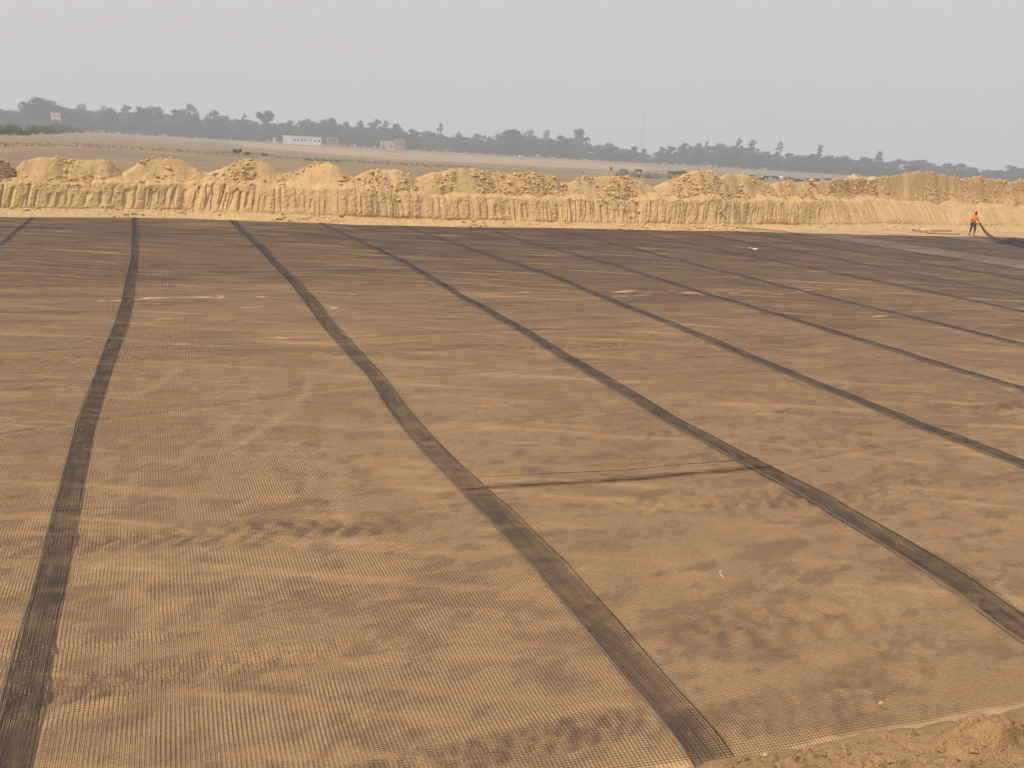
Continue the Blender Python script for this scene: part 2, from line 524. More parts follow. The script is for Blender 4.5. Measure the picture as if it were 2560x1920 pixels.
def ribbons(P, lat, w, h):
    """P (strands, points, 3) centre lines; low roof-shaped ribs, w wide and h high"""
    S_, m = P.shape[:2]
    a = P - lat * w / 2
    b = P + np.array([0, 0, h])
    c = P + lat * w / 2
    V = np.stack([a, b, c], 2).reshape(-1, 3)
    i = (np.arange(S_)[:, None] * m + np.arange(m - 1)[None]) * 3
    i = i.ravel()
    F = np.concatenate([np.stack([i, i + 1, i + 4, i + 3], 1), np.stack([i + 1, i + 2, i + 5, i + 4], 1)])
    return V, F

LATN = np.array([NX, NY, 0.0])
LATT = np.array([TX, TY, 0.0])
def strip_mesh(k, t0, t1, dn, dt, seg_t, seg_n, wl_, hl_, wt_, ht_):
    """longitudinal and transverse ribs of strip k between two distances; returns vertices and faces"""
    ts = np.linspace(t0, t1, max(3, int(round((t1 - t0) / seg_t)) + 1))
    L0 = seam(k, ts)
    Wd = seam(k + 4, ts) + overlap(k + 4, ts) - L0
    ns = int(round(4.36 / dn))
    f = np.arange(ns + 1) / ns
    kx = int(round(.24 / 4.36 * ns))
    f = np.sort(np.concatenate([f, f[:kx] + .5 / ns]))     # the border of a roll is knitted closer
    def place(n, t, fr, wid):
        m = sst(.34, .24, fr * wid)                          # the part lying on the neighbour
        edge = np.exp(-fr * wid / .05)
        lift = np.clip(vn(t * .55, k * 5.5, 81), 0, 1) * .028 + .004 + .018 * sst(17, 27, t)
        z = net_z(n, t) + m * .007 + edge * lift
        near_end = net_near(n)
        z = z - .03 * sst(.25, 0, t - near_end)              # ends dip under the soil
        z = z + .002 * vn(n * 14, t * 14, 83)
        x, y = nt2xy(n, t)
        return np.stack([x, y, z], -1)
    F_, T_ = np.meshgrid(f, ts, indexing='ij')
    n = L0[None] + F_ * Wd[None] + .006 * vn(T_ * 1.3, F_ * 9, 84)
    tt = T_.copy()
    if t0 < 4:
        s = (T_ - t0) / (t1 - t0)
        tt = net_near(n) - .05 + s * (t1 - net_near(n) + .05)
    if t1 > 38.9:
        s = (T_ - t0) / (t1 - t0)
        tt = tt + s ** 3 * (net_far(n) - t1)
    PL = place(n, tt, F_, Wd[None] + 0 * F_)
    V1, F1 = ribbons(PL, LATN, wl_, hl_)
    B1 = np.repeat((F_ * (Wd[None] + 0 * F_)).ravel(), 3)
    nt_ = int(round((t1 - t0) / dt))
    tq = t0 + (np.arange(nt_) + .5) / nt_ * (t1 - t0)
    fm = np.linspace(0, 1, int(round(4.36 / seg_n)) + 1)
    o_f = float(overlap(k, (t0 + t1) / 2)) / 4.3
    fm = np.unique(np.concatenate([fm, [.3 * o_f, .65 * o_f, o_f]]))
    L0 = seam(k, tq)
    Wd = seam(k + 4, tq) + overlap(k + 4, tq) - L0
    T_, F_ = np.meshgrid(tq, fm, indexing='ij')
    n = L0[:, None] + F_ * Wd[:, None]
    tt = T_ + .012 * vn(F_ * 5, T_ * .8, 85) + .03 * vn(F_ * 1.3, T_ * .2, 86)
    if t0 < 4:
        s = (T_ - t0) / (t1 - t0)
        tt = net_near(n) - .05 + s * (t1 - net_near(n) + .05)
    if t1 > 38.9:
        s = (T_ - t0) / (t1 - t0)
        tt = tt + s ** 3 * (net_far(n) - t1)
    PT = place(n, tt, F_, Wd[:, None] + 0 * F_)
    V2, F2 = ribbons(PT, LATT, wt_, ht_)
    B2 = np.repeat((F_ * (Wd[:, None] + 0 * F_)).ravel(), 3)
    F = np.concatenate([F1, F2 + len(V1)])
    B = np.concatenate([B1, B2])[F].max(1)
    return np.concatenate([V1, V2]), F, B < float(overlap(k, (t0 + t1) / 2)) * 1.02

STRIP_LABEL = {
    -9: 'dark geogrid strip in the far corner beside the leftmost seam', -5: 'brown geogrid strip outside the first long seam, cut off by the left edge',
    -1: 'wide geogrid strip between the first and second long dark seams', 3: 'geogrid strip holding the cross joint, between the second and third seams',
    7: 'geogrid strip beyond the cross joint, between the third and fourth seams', 11: 'geogrid strip between the fourth and fifth seams from the left',
    15: 'geogrid strip between the fifth and sixth seams from the left', 19: 'geogrid strip between the sixth and seventh seams from the left',
    23: 'geogrid strip carrying the scrap of white litter', 27: 'geogrid strip just behind the one with the white litter',
    31: 'dark geogrid strip ending below the single pipe', 35: 'paler grey geogrid strip ending just past the single pipe',
    39: 'dark geogrid strip between the single pipe and the pipe pair', 43: 'dark geogrid strip next before the one facing the pipe pair',
    47: 'greyish geogrid strip ending in front of the pipe pair', 51: 'last geogrid strip, reaching the worker in the orange shirt'}
for k in KEYS[:-1]:
    mid = k + 2
    t0 = 3.3
    cut = [t0]
    for rr in (14.5, 22.5):
        tc = math.sqrt(max(0, rr ** 2 - mid * mid)) if abs(mid) < rr else 0
        cut.append(max(cut[-1], tc if tc > t0 + 1.5 else 0))
    cut.append(39.2)
    Vs, Fs, Bs, nv = [], [], [], 0
    for (a, b), (m_, st_, sn_) in zip(zip(cut[:-1], cut[1:]), ((1.0, .25, .30), (1.5, .34, .34), (2.6, .55, .48))):
        if b - a < .5: continue
        h_ = {1.0: .0011, 1.5: .0019, 2.6: .0046}[m_]
        v_, f_, b_ = strip_mesh(k, a, b, .0285 * m_, .0195 * m_, st_, sn_, .0046 * m_, .0015 * m_, .0037 * m_, h_)
        Vs.append(v_)
        Fs.append(f_ + nv)
        Bs.append(b_)
        nv += len(v_)
    V, F = np.concatenate(Vs), np.concatenate(Fs)
    x, y = nt2xy(k, 20)
    root = empty('geogrid_strip', (float(x), float(y), 0), STRIP_LABEL[k], 'geogrid', 'geogrid strips laid across the pit floor')
    mt = M['net2'] if k in (35, 47) else M['net']
    V = V - np.array([float(x), float(y), 0])
    me = mesh_from('geogrid_ribs', V, F, mt)
    me.materials.append(M['border'])
    me.polygons.foreach_set('material_index', np.concatenate(Bs).astype(np.int32))
    link('ribs', me, root, kind='stuff')
    # selvedges: the stiff outer cords of the strip
    for side in (0, 1):
        ts = np.linspace(3.42, 39.3, 150)
        nn = seam(k, ts) if side == 0 else seam(k + 4, ts) + overlap(k + 4, ts)
        lift = (np.clip(vn(ts * .55, k * 5.5, 81), 0, 1) * .028 + .012 + .018 * sst(17, 27, ts)) if side == 0 else .003
        zz = net_z(nn, ts) + lift - .03 * sst(.25, 0, ts - net_near(nn))
        xx, yy = nt2xy(nn, ts)
        mb = MB()
        mb.tube(np.stack([xx - float(x), yy - float(y), zz], 1), .006, 5)
        link('selvedge', mb.mesh('selvedge', M['edge'] if side == 0 else M['border'], True), root)

# short cross joint: one roll ends on the next, between the second and third seams
def patch(n0, n1, tl, tr, wdt, lift, name_mesh):
    fn = np.linspace(0, 1, 60)
    rows = np.arange(0, wdt, .0215)
    n = n0 + fn * (n1 - n0)
    tb = tl + fn * (tr - tl) + .02 * vn(n * 1.7, 4, 87)
    P = []
    for r_ in rows:
        t = tb + r_
        xx, yy = nt2xy(n, t)
        P.append(np.stack([xx, yy, net_z(n, t) + lift + .02 * np.clip(vn(n * 1.1, 9, 88), 0, 1) * (r_ / wdt)], 1))
    V1, F1 = ribbons(np.array(P), LATT, .0075, .0016)
    nl = np.arange(n0, n1, .032)
    tt = np.linspace(0, wdt, 8)
    tb2 = tl + (nl - n0) / (n1 - n0) * (tr - tl) + .02 * vn(nl * 1.7, 4, 87)
    N_ = np.repeat(nl[:, None], 8, 1)
    T_ = tb2[:, None] + tt[None]
    xx, yy = nt2xy(N_, T_)
    V2, F2 = ribbons(np.stack([xx, yy, net_z(N_, T_) + lift + .02 * np.clip(vn(N_ * 1.1, 9, 88), 0, 1) * (tt / wdt)[None]], -1), LATN, .0075, .0022)
    return np.concatenate([V1, V2]), np.concatenate([F1, F2 + len(V1)])
root = empty('geogrid_joint', (2.0, 8.6, 0), 'short dark cross joint between the second and third long seams', 'geogrid')
V, F = patch(2.95, 7.15, 8.02, 7.62, .09, .012, '')
link('lap', mesh_from('joint_lap', V - np.array([2.0, 8.6, 0]), F, M['net']), root, kind='stuff')
fn = np.linspace(0, 1, 60)
for off, lf in ((.0, .02), (.26, .035)):
    n = 2.95 + fn * 4.2
    t = 8.02 + off - fn * .40 + .02 * vn(n * 1.7, 4, 87)
    xx, yy = nt2xy(n, t)
    mb = MB()
    mb.tube(np.stack([xx - 2.0, yy - 8.6, net_z(n, t) + lf], 1), .0035, 5)
    link('cord', mb.mesh('joint_cord', M['net'], True), root)

# ------------------------------------------------------------------ far cut bank
prof_off = np.array([-.30, -.05, .10, .35, .7, .95, 1.12, 1.28, 1.44, 1.55, 1.70, 2.0, 2.6, 6.0])
prof_f = np.array([-.10, -.015, .025, .07, .125, .19, .42, .65, .85, .97, 1.02, 1.08, 1.14, .92])
s_prof = np.cumsum(np.r_[0, np.hypot(np.diff(prof_off), np.diff(prof_f * 1.5))])
s_f = np.unique(np.concatenate([np.linspace(0, s_prof[5], 20), np.linspace(s_prof[5], s_prof[10], 34), np.linspace(s_prof[10], s_prof[12], 14), [s_prof[13]]]))
o_r, f_r = np.interp(s_f, s_prof, prof_off), np.interp(s_f, s_prof, prof_f)
bn = axis((-60, -9, .5), (-9, 46, .042), (46, 60, .065), (60, 110, 1.0))
rng = np.random.default_rng(5)
NN, OO = np.meshgrid(bn, o_r)
FF = np.repeat(f_r[:, None], len(bn), 1)
rz = rim_z(NN) + .12 * vn(NN * .45, 2, 91) + .07 * vn(NN * 1.6, 4, 92) + .04 * vn(NN * 4.3, 4, 90)
slope = sst(38, 46, NN)                       # further right the face lies back and is rougher
OO = OO + slope * .9 * np.clip(FF, 0, 1) ** 1.3 + (.22 * fbm(NN * .22, FF * .4, 93, 3) + .12 * fbm(NN * 1.1, FF * 1.2, 89, 3) * sst(.6, 1, FF)) * sst(.1, .4, FF)
ZZ = FF * rz
face = sst(.12, .28, FF) * sst(1.05, .93, FF)
disp = np.zeros_like(NN)
scr = np.zeros_like(NN)
c = -30.0
while c < 64:
    lean = float(np.interp(c, [-30, 4, 7, 20, 26, 36, 42, 64], [.22, .22, .02, -.02, .26, .28, .15, .1])) + rng.uniform(-.08, .08)
    w = rng.uniform(.06, .20)
    d = rng.uniform(.05, .15) * float(np.interp(c, [36, 46], [1, .45]))
    z0, z1 = rng.uniform(.12, .36), rng.uniform(.62, 1.02)
    q = (NN - c - (ZZ - .9) * lean - .03 * vn(ZZ * 3, c, 94)) / w
    sh = np.where(q < 0, np.clip(1 + q / .4, 0, 1), np.clip(1 - q / 1.4, 0, 1) ** 1.2)
    mk = sst(z0 - .06, z0 + .12, FF) * sst(z1 + .06, z1 - .04, FF)
    disp = np.maximum(disp, sh * mk * d)
    scr = np.maximum(scr, np.clip(1 - np.abs(q - .4) ** 4, 0, 1) * mk * rng.uniform(.4, 1))
    c += rng.choice([rng.uniform(.08, .18), rng.uniform(.15, .35), rng.uniform(.3, .6)])
wa, wv = worley(NN * 6, ZZ * 7, 95)
wb, _ = worley(NN * 11, ZZ * 13, 97)
roughness = face * (1 - .85 * scr)
collapse = np.clip(.75 + .9 * fbm(NN * .33, ZZ * .5, 88, 3), .12, 1.1)
disp = disp * face * collapse - .06 * face - roughness * (1.5 - .6 * collapse) * (.04 * np.clip(.8 - wa, 0, 1) * (wv > .4) + .03 * np.clip(.8 - wb, 0, 1)) - .05 * face * fbm(NN * 1.8, ZZ * 1.2, 98, 6, .68)
lip = np.exp(-((FF - .985) / .025) ** 2) * np.clip(vn(NN * .8, 6, 99) + .25, 0, 1)
disp = disp - .02 * lip
top = sst(1.0, 1.04, FF) + sst(.30, .2, FF) * sst(-.05, .05, FF)
wc, wv2 = worley(NN * 6, OO * 6, 101)
ZZ = ZZ + top * (.05 * np.clip(.75 - wc, 0, 1) * (wv2 > .5) + .025 * fbm(NN * 3, OO * 3, 102, 3)) + .06 * sst(1, 1.05, FF) * fbm(NN * .7, OO * .9, 103, 3)
BX, BY = nt2xy(NN, foot_t(NN) + OO + disp)
BANK_OO, BANK_ZZ = OO + disp, ZZ
me = mesh_from('cut_bank', np.stack([BX, BY, ZZ], -1).reshape(-1, 3), grid_faces(len(o_r), len(bn)), M['bank'], False)
at = me.attributes.new('scraped', 'FLOAT', 'POINT')       # fresh smooth cuts of the bucket are paler than the crust
at.data.foreach_set('value', np.clip(scr * collapse * face * (.75 + .4 * vn(NN * 5, ZZ * 5, 87)), 0, 1).ravel().astype(np.float32))
cut_bank = link('cut_bank', me, kind='structure', label='vertical yellow earth face scored by digger teeth')

def scatter(name, P, S, mat, parent, rng, flat=.7):
    V, F = lumps(P, S, rng, flat)
    return link(name, mesh_from(name, V, F, mat, False), parent, kind='stuff')

# crumbs along the foot and the rim
def bank_pts(m, lo, hi, rng, nlo=-12, nhi=60):
    n = rng.uniform(nlo, nhi, m)
    o = rng.uniform(lo, hi, m)
    keep = vn(n * .45, o * .6, 111) + .5 * vn(n * 2, o * 2, 112) > -.05
    n, o = n[keep], o[keep]
    j = np.clip(np.searchsorted(bn, n), 0, len(bn) - 1)
    i = np.clip(np.searchsorted(o_r, o), 1, len(o_r) - 1)
    f = (o - o_r[i - 1]) / (o_r[i] - o_r[i - 1])
    A = lambda G: G[i - 1, j] * (1 - f) + G[i, j] * f
    return np.stack([A(BX), A(BY), A(ZZ)], 1)
rng = np.random.default_rng(8)
P = np.concatenate([bank_pts(5200, -.03, .95, rng), bank_pts(6500, 1.5, 2.9, rng), bank_pts(900, .95, 1.6, rng)])
S = np.minimum(.018 * rng.pareto(2.0, len(P)) + .018, .12)
scatter('clods', P + np.array([0, 0, .3]) * S[:, None], S, M['clod'], cut_bank, rng)

# ------------------------------------------------------------------ spoil mounds on the rim
def crest_pt(u, v, off):
    """point on the sight line (display pixels of a 2212 px wide view) over the line foot_t + off"""
    d = ray(u * 2560 / 2212, v * 2560 / 2212)
    lo, hi = 15.0, 120.0
    for _ in range(50):
        m = (lo + hi) / 2
        n, t = xy2nt(d[0] * m, d[1] * m)
        if t > float(foot_t(n)) + off: hi = m
        else: lo = m
    n, t = xy2nt(d[0] * lo, d[1] * lo)
    return n, EYE + d[2] * lo
MOUNDS = [
    ('heap of dark brown clods on the rim at the photo\'s left edge', [(-60, 372), (-30, 350), (0, 350), (20, 362), (34, 386)], 'brown', 2.6),
    ('long flat-topped spoil mound with two low crests at the left end', [(22, 385), (45, 353), (70, 344), (100, 341), (150, 347), (195, 343), (240, 352), (262, 378)], '', 2.9),
    ('spoil mound second along the rim, clod-strewn below a flat top', [(258, 378), (300, 353), (345, 344), (390, 344), (418, 360), (440, 378)], '', 2.9),
    ('steep clod-covered spoil mound with a dark hollow at its foot', [(448, 374), (500, 352), (545, 344), (580, 352), (600, 370), (612, 380)], '', 2.9),
    ('small smooth peaked spoil mound above the two far white buildings\' line', [(615, 380), (650, 368), (695, 353), (735, 360), (757, 384)], '', 2.9),
    ('pointed spoil mound fifth along the rim, clods down its left flank', [(758, 388), (800, 370), (835, 361), (870, 370), (893, 388)], '', 2.9),
    ('broad smooth spoil mound sixth along the rim', [(893, 388), (930, 373), (985, 366), (1035, 370), (1068, 388)], '', 2.9),
    ('low rounded spoil mound seventh along the rim', [(1035, 388), (1065, 380), (1100, 377), (1150, 377), (1195, 385), (1215, 398)], '', 2.9),
    ('low wide spoil mound below the far grazing buffaloes', [(1205, 398), (1260, 386), (1320, 381), (1370, 384), (1395, 398)], '', 2.9),
    ('tall smooth golden spoil mound, left one of a touching pair', [(1425, 400), (1465, 382), (1500, 371), (1535, 373), (1556, 390)], '', 3.1),
    ('smooth golden spoil mound with square shoulders, right one of a pair', [(1538, 390), (1560, 380), (1600, 376), (1632, 381), (1668, 402)], '', 3.1),
    ('low rubbly spoil ridge beside the black buffaloes', [(1655, 402), (1690, 394), (1760, 391), (1830, 391), (1900, 386), (1930, 392)], '', 3.2),
    ('tallest spoil mound, behind the pipes near the orange-shirted worker', [(1870, 394), (1900, 387), (1940, 378), (1985, 370), (2035, 373), (2070, 384), (2095, 392)], '', 3.5),
    ('lower spoil mound joined to the tallest one, behind the worker', [(2062, 392), (2090, 384), (2115, 380), (2150, 388), (2180, 391), (2200, 396)], '', 3.5),
    ('clod-strewn spoil mound at the photo\'s right edge', [(2185, 398), (2200, 391), (2225, 388), (2270, 384), (2330, 388), (2380, 400)], '', 3.5)]
for mi, (lab, sk, typ, off) in enumerate(MOUNDS):
    rng = np.random.default_rng(200 + mi)
    pts = np.array([crest_pt(u, v, off) for u, v in sk])
    n0, n1 = pts[0, 0] - 1.8, pts[-1, 0] + 1.8
    mn = np.arange(n0, n1, .07)
    sl = .9 * sst(38, 46, mn)[None] * (sst(4.2, 2.0, np.concatenate([np.arange(1.75, off + .5, .06), np.arange(off + .5, off + 2.6, .12)]))[:, None])
    mo = np.concatenate([np.arange(1.75, off + .5, .06), np.arange(off + .5, off + 2.6, .12)])
    NN, OO = np.meshgrid(mn, mo)
    zc = np.interp(NN, pts[:, 0], pts[:, 1])
    # round the polyline
    zc = (zc * 2 + np.interp(NN - .18, pts[:, 0], pts[:, 1]) + np.interp(NN + .18, pts[:, 0], pts[:, 1])) / 4
    fall = sst(n0, pts[0, 0] + .25, NN) ** .7 * sst(n1, pts[-1, 0] - .25, NN) ** .7
    base = rim_z(NN) - .05
    zc = zc + .10 * fbm(NN * 1.3, mi * 3.3, 390 + mi, 3) * sst(.2, .7, zc - base)
    hh = np.maximum(zc - base, .05) * fall
    hmax = max(.3, float((pts[:, 1] - base.mean()).max()))
    start = 1.8 + .5 * np.clip(1 - hh / hmax, 0, 1) + .3 * fbm(NN * 1.1, 3, 300 + mi, 3)
    up = np.clip((OO - start) / (off - start), 0, 1)
    up = up * .75 + .25 * sst(0, 1, up) + .10 * np.sin(up * 3.14) * vn(NN * 1.1, 7, 305 + mi)
    back = np.clip((off + 2.3 - OO) / 2.2, 0, 1) ** .9
    p = np.minimum(up, back)
    p = p - .05 * np.clip(1 - abs(p - 1) / .10, 0, 1)          # soften the crest
    Z = base - .12 + .12 * sst(0, .15, p) + hh * p * 1.03
    wa, wv = worley(NN * 3.0, OO * 3.0, 310 + mi)
    wb, wv3 = worley(NN * 7, OO * 7, 330 + mi)
    crumb = np.clip(.55 + fbm(NN * .8, OO * .9, 350 + mi, 3) * 1.2 - .25 * p, 0, 1)
    if typ == 'brown': crumb = np.ones_like(crumb)
    env = sst(.03, .2, hh * p)
    Z = Z + env * (crumb * (.075 * np.clip(.75 - wa, 0, 1) * (wv > .45) + .045 * np.clip(.7 - wb, 0, 1) * (wv3 > .4))
                   + .17 * fbm(NN * .9, OO * .9, 370 + mi, 5, .6) + .12 * np.clip(.6 - worley(NN * 1.3, OO * 1.3, 380 + mi)[0], 0, 1))
    ft = foot_t(NN)
    X, Y = nt2xy(NN, ft + OO + sl)
    cx, cy = float(X.mean()), float(Y.mean())
    bz = float(rim_z(pts[:, 0].mean()))
    V = np.stack([X - cx, Y - cy, Z - bz], -1).reshape(-1, 3)
    mo_ = link('soil_mound', mesh_from('soil_mound', V, grid_faces(len(mo), len(mn)), M['brownclod'] if typ == 'brown' else M['mound'], False),
               None, lab, 'soil mound', 'spoil mounds along the rim of the pit')
    mo_.location = (cx, cy, bz)
    # crumbs
    m = int(520 * (n1 - n0))
    a = rng.integers(0, len(mn), m)
    b = rng.integers(0, np.searchsorted(mo, off + .3), m)
    kp = (crumb[b, a] + rng.uniform(-.35, .35, m) > .5) & (env[b, a] > .15)
    a, b = a[kp], b[kp]
    P = np.stack([X[b, a] - cx, Y[b, a] - cy, Z[b, a] - bz], 1) + rng.uniform(-.03, .03, (len(a), 3)) * np.array([1, 1, 0])
    S = np.minimum(.013 * rng.pareto(1.7, len(P)) + .014, .10)
    cl = M['brownclod'] if typ == 'brown' else M['clod']
    scatter('clods', P + np.array([0, 0, .3]) * S[:, None], S, cl, mo_, rng)
    # larger clods, one by one
    for q in range(9 if 1 <= mi <= 6 else 5):
        ii = rng.integers(0, len(a)) if len(a) else 0
        if not len(a): break
        s = rng.uniform(.08, .16)
        V, F = lumps(P[ii:ii + 1] + np.array([[0, 0, s * .3]]), np.array([s]), rng, .75)
        link('clod', mesh_from('clod', V, F, cl, False), mo_)

# ------------------------------------------------------------------ near bank, at the photographer's feet
bn2 = axis((-60, -6, 3), (-6, 2.3, .25), (2.3, 7.2, .0155), (7.2, 12, .25), (12, 110, 4))
bt2 = axis((-6, 0, 1.0), (0, 1.8, .15), (1.8, 3.72, .0155))
NN, TT = np.meshgrid(bn2, bt2)
te = net_near(NN) + .03 * vn(NN * 2.5, 5, 121) + .015 * vn(NN * 8, 5, 122)
dd = te - TT
Z = np.interp(dd, [-.4, -.09, -.03, .02, .12, .5, 1.2, 2.0, 2.9, 3.4, 9], [-.12, -.03, .02, .045, .075, .19, .48, 1.25, 2.0, 2.12, 2.1])
Z = Z + floor_z(NN, TT) * sst(.6, 0, dd) * .6
env = sst(.0, .12, dd)
wa, wv = worley(NN * 5.5 + .3 * vn(NN * 4, TT * 4, 125), TT * 5.5, 126)
wb, wv3 = worley(NN * 14, TT * 14, 127)
wc, wv4 = worley(NN * 32, TT * 32, 128)
lump = .09 * np.clip(.7 - wa, 0, 1) * (wv > .5) + .045 * np.clip(.65 - wb, 0, 1) * (wv3 > .45) + .018 * np.clip(.6 - wc, 0, 1)
cr = np.abs(fbm(NN * 4, TT * 4, 129, 4))
Z = Z + env * (lump * np.clip(.6 + fbm(NN * 1.6, TT * 1.6, 130, 2), .15, 1) + .03 * fbm(NN * 3, TT * 3, 131, 5, .55) - .05 * sst(.06, 0, cr))
q = at_z(2100 * 2560 / 2212, 1600 * 2560 / 2212, .14)
cn, ct = xy2nt(q[0], q[1])
g = np.exp(-(((NN - cn) / .27) ** 2 + ((TT - ct + .05) / .16) ** 2) ** 1.6)
Z = Z + g * (.20 + .07 * (.5 - wa) + .03 * (.5 - wb) + .06 * fbm(NN * 6, TT * 6, 133, 4))
X, Y = nt2xy(NN, TT)
near_bank = link('near_bank', mesh_from('near_bank', np.stack([X, Y, Z], -1).reshape(-1, 3), grid_faces(len(bt2), len(bn2)), M['near']),
                 kind='structure', label='bare crumbly soil bank at the near edge of the netting')
rng = np.random.default_rng(9)
jj = rng.integers(np.searchsorted(bn2, 2.4), np.searchsorted(bn2, 7.0), 2600)
ii = rng.integers(np.searchsorted(bt2, 2.0), len(bt2) - 12, 2600)
kp = (dd[ii, jj] > .02) & (vn(NN[ii, jj] * 2, TT[ii, jj] * 2, 135) > -.25)
ii, jj = ii[kp], jj[kp]
S = np.minimum(.004 * rng.pareto(1.7, len(ii)) + .004, .035)
P = np.stack([X[ii, jj], Y[ii, jj], Z[ii, jj] + .35 * S], 1)
scatter('clods', P, S, M['near'], near_bank, rng)

# ------------------------------------------------------------------ open field beyond
def field_z(x, y):
    x, y = np.asarray(x, float), np.asarray(y, float)
    rho = np.hypot(x, y)
    n, t = xy2nt(x, y)
    lat = sst(-.50, -.16, x / np.maximum(y, 20))
    a = np.interp(rho, [0, 60, 130, 235, 340, 480, 600, 800, 4000], [1.45, 1.42, .55, -.45, .2, 1.4, 2.2, 2.5, 2.8])
    b = np.interp(rho, [0, 60, 130, 180, 240, 360, 580, 800, 4000], [1.45, 1.45, 1.45, 1.5, 1.6, 1.8, 2.2, 2.5, 2.8])
    z = a * lat + b * (1 - lat)
    o = t - np.interp(n, EDGE_N, FOOT_T)
    w = sst(18, 3, o) * sst(-70, -50, n) * sst(125, 105, n)
    z = z * (1 - w) + (rim_z(n) + .0) * w
    return z + .10 * fbm(x * .03, y * .03, 141, 3) * sst(60, 90, rho)
_GS = np.geomspace(43.0, 1200.0, 700)
def ground_many(U, Vp):
    """where the sight lines of photo pixels (2560 px wide) meet the field"""
    D = np.array([ray(a, b) for a, b in zip(U, Vp)])
    h = np.hypot(D[:, 0], D[:, 1])
    D = D / h[:, None]
    X, Y = D[:, :1] * _GS, D[:, 1:2] * _GS
    gap = EYE + D[:, 2:] * _GS - field_z(X, Y)
    k = np.clip(np.argmax(gap < 0, axis=1), 1, len(_GS) - 1)
    i = np.arange(len(D))
    f = gap[i, k - 1] / (gap[i, k - 1] - gap[i, k] + 1e-9)
    s = _GS[k - 1] + np.clip(f, 0, 1) * (_GS[k] - _GS[k - 1])
    x, y = D[:, 0] * s, D[:, 1] * s
    return np.stack([x, y, field_z(x, y)], 1)
def ground(u, v):
    return ground_many([u], [v])[0]

fo = np.concatenate([np.arange(3.2, 20, .8), np.geomspace(20, 3500, 120)])
fn_ = np.concatenate([-np.geomspace(3500, 70, 40), np.arange(-68, 110, 2.0), np.geomspace(112, 3500, 60)])
NN, OO = np.meshgrid(fn_, fo)
X, Y = nt2xy(NN, np.interp(NN, EDGE_N, FOOT_T) + OO)
V1 = np.stack([X, Y, field_z(X, Y)], -1).reshape(-1, 3)
F1 = grid_faces(len(fo), len(fn_))
# the land behind the photographer and off both ends of the pit
def patch_sheet(ns, ts, zf):
    a, b = np.meshgrid(ns, ts)
    x, y = nt2xy(a, b)
    return np.stack([x, y, zf(a, b)], -1).reshape(-1, 3), grid_faces(len(ts), len(ns))
P2 = patch_sheet(np.r_[-3500, -500, np.arange(-60, 111, 10), 500, 3500], np.r_[-3500, -400, -60, -20, -5.8], lambda a, b: np.interp(b, [-60, -5.8], [1.5, 2.08]) + 0 * a)
P3 = patch_sheet(np.r_[-3500, -400, -60], np.linspace(-6, 45, 8), lambda a, b: 1.5 + 0 * a)
P4 = patch_sheet(np.r_[110, 400, 3500], np.linspace(-6, 47, 8), lambda a, b: 1.5 + 0 * a)
Vs, Fs, nV = [V1], [F1], len(V1)
for v_, f_ in (P2, P3, P4):
    Vs.append(v_)
    Fs.append(f_ + nV)
    nV += len(v_)
for n_ in (-60.0, 110.0):                      # end walls of the pit
    x, y = nt2xy([n_, n_, n_, n_], [-6, 46, 46, -6])
    Vs.append(np.stack([x, y, [-.3, -.3, 1.5, 1.5]], 1))
    Fs.append(np.array([[0, 1, 2, 3]]) + nV)
    nV += 4
field = link('field', mesh_from('field', np.concatenate(Vs), np.concatenate(Fs), M['field']), kind='structure', label='flat dry farmland beyond the pit')

def plot_sheet(name, poly, mat, dz, lab):
    """a field plot: a polygon in photo pixels laid on the ground as a fine sheet"""
    P = np.array([ground(u, v) for u, v in poly])
    return plot_xy(name, P[:, :2], mat, dz, lab)
def plot_xy(name, Q, mat, dz, lab, step=2.5):
    bm = bmesh.new()
    # densify the border with a slight wander
    out = []
    for i in range(len(Q)):
        a, b = Q[i], Q[(i + 1) % len(Q)]
        m = max(2, int(np.linalg.norm(b - a) / 4))
        for s in range(m):
            p = a + (b - a) * s / m
            w = .6 + .012 * np.linalg.norm(p)
            out.append(p + w * np.array([float(vn(p[0] * .15, p[1] * .15, 151)), float(vn(p[0] * .15, p[1] * .15, 152))]) * .6)
    vs = [bm.verts.new((p[0], p[1], 0)) for p in out]
    rim_ = {(round(p[0], 4), round(p[1], 4)) for p in out}
    f = bm.faces.new(vs)
    bmesh.ops.triangulate(bm, faces=[f])
    for _ in range(3):
        bmesh.ops.subdivide_edges(bm, edges=[e for e in bm.edges if e.calc_length() > 6], cuts=1)
        bmesh.ops.triangulate(bm, faces=bm.faces[:])
    co = np.array([v_.co[:] for v_ in bm.verts])
    zz = field_z(co[:, 0], co[:, 1]) + dz
    for v_, z_ in zip(bm.verts, zz):
        v_.co.z = float(z_) - (.08 if v_.is_boundary else 0)
    bm.normal_update()
    for f in bm.faces:
        if f.normal.z < 0: f.normal_flip()
    me = bpy.data.meshes.new(name)
    bm.to_mesh(me)
    bm.free()
    me.materials.append(mat)
    return link(name, me, kind='structure', label=lab)
plot_sheet('ploughed_plot', [(-120, 380), (0, 377), (150, 371), (260, 370), (360, 380), (470, 391), (530, 401), (470, 403), (350, 398), (250, 395), (120, 398), (0, 404), (-120, 408)],
           M['plough'], .07, 'dark ploughed plot behind the mounds')
plot_sheet('stubble_plot', [(560, 352), (760, 366), (1000, 382), (1300, 396), (1560, 412), (1700, 424), (1560, 426), (1300, 413), (1000, 399), (760, 380), (600, 366)],
           M['stubble'], .05, 'pale bare plot in front of the far houses')
plot_sheet('grass_plot', [(1845, 452), (1880, 449), (1930, 452), (1960, 456), (1930, 461), (1870, 460), (1835, 458)], M['grassy'], .05, 'small green grazed patch under the buffaloes')

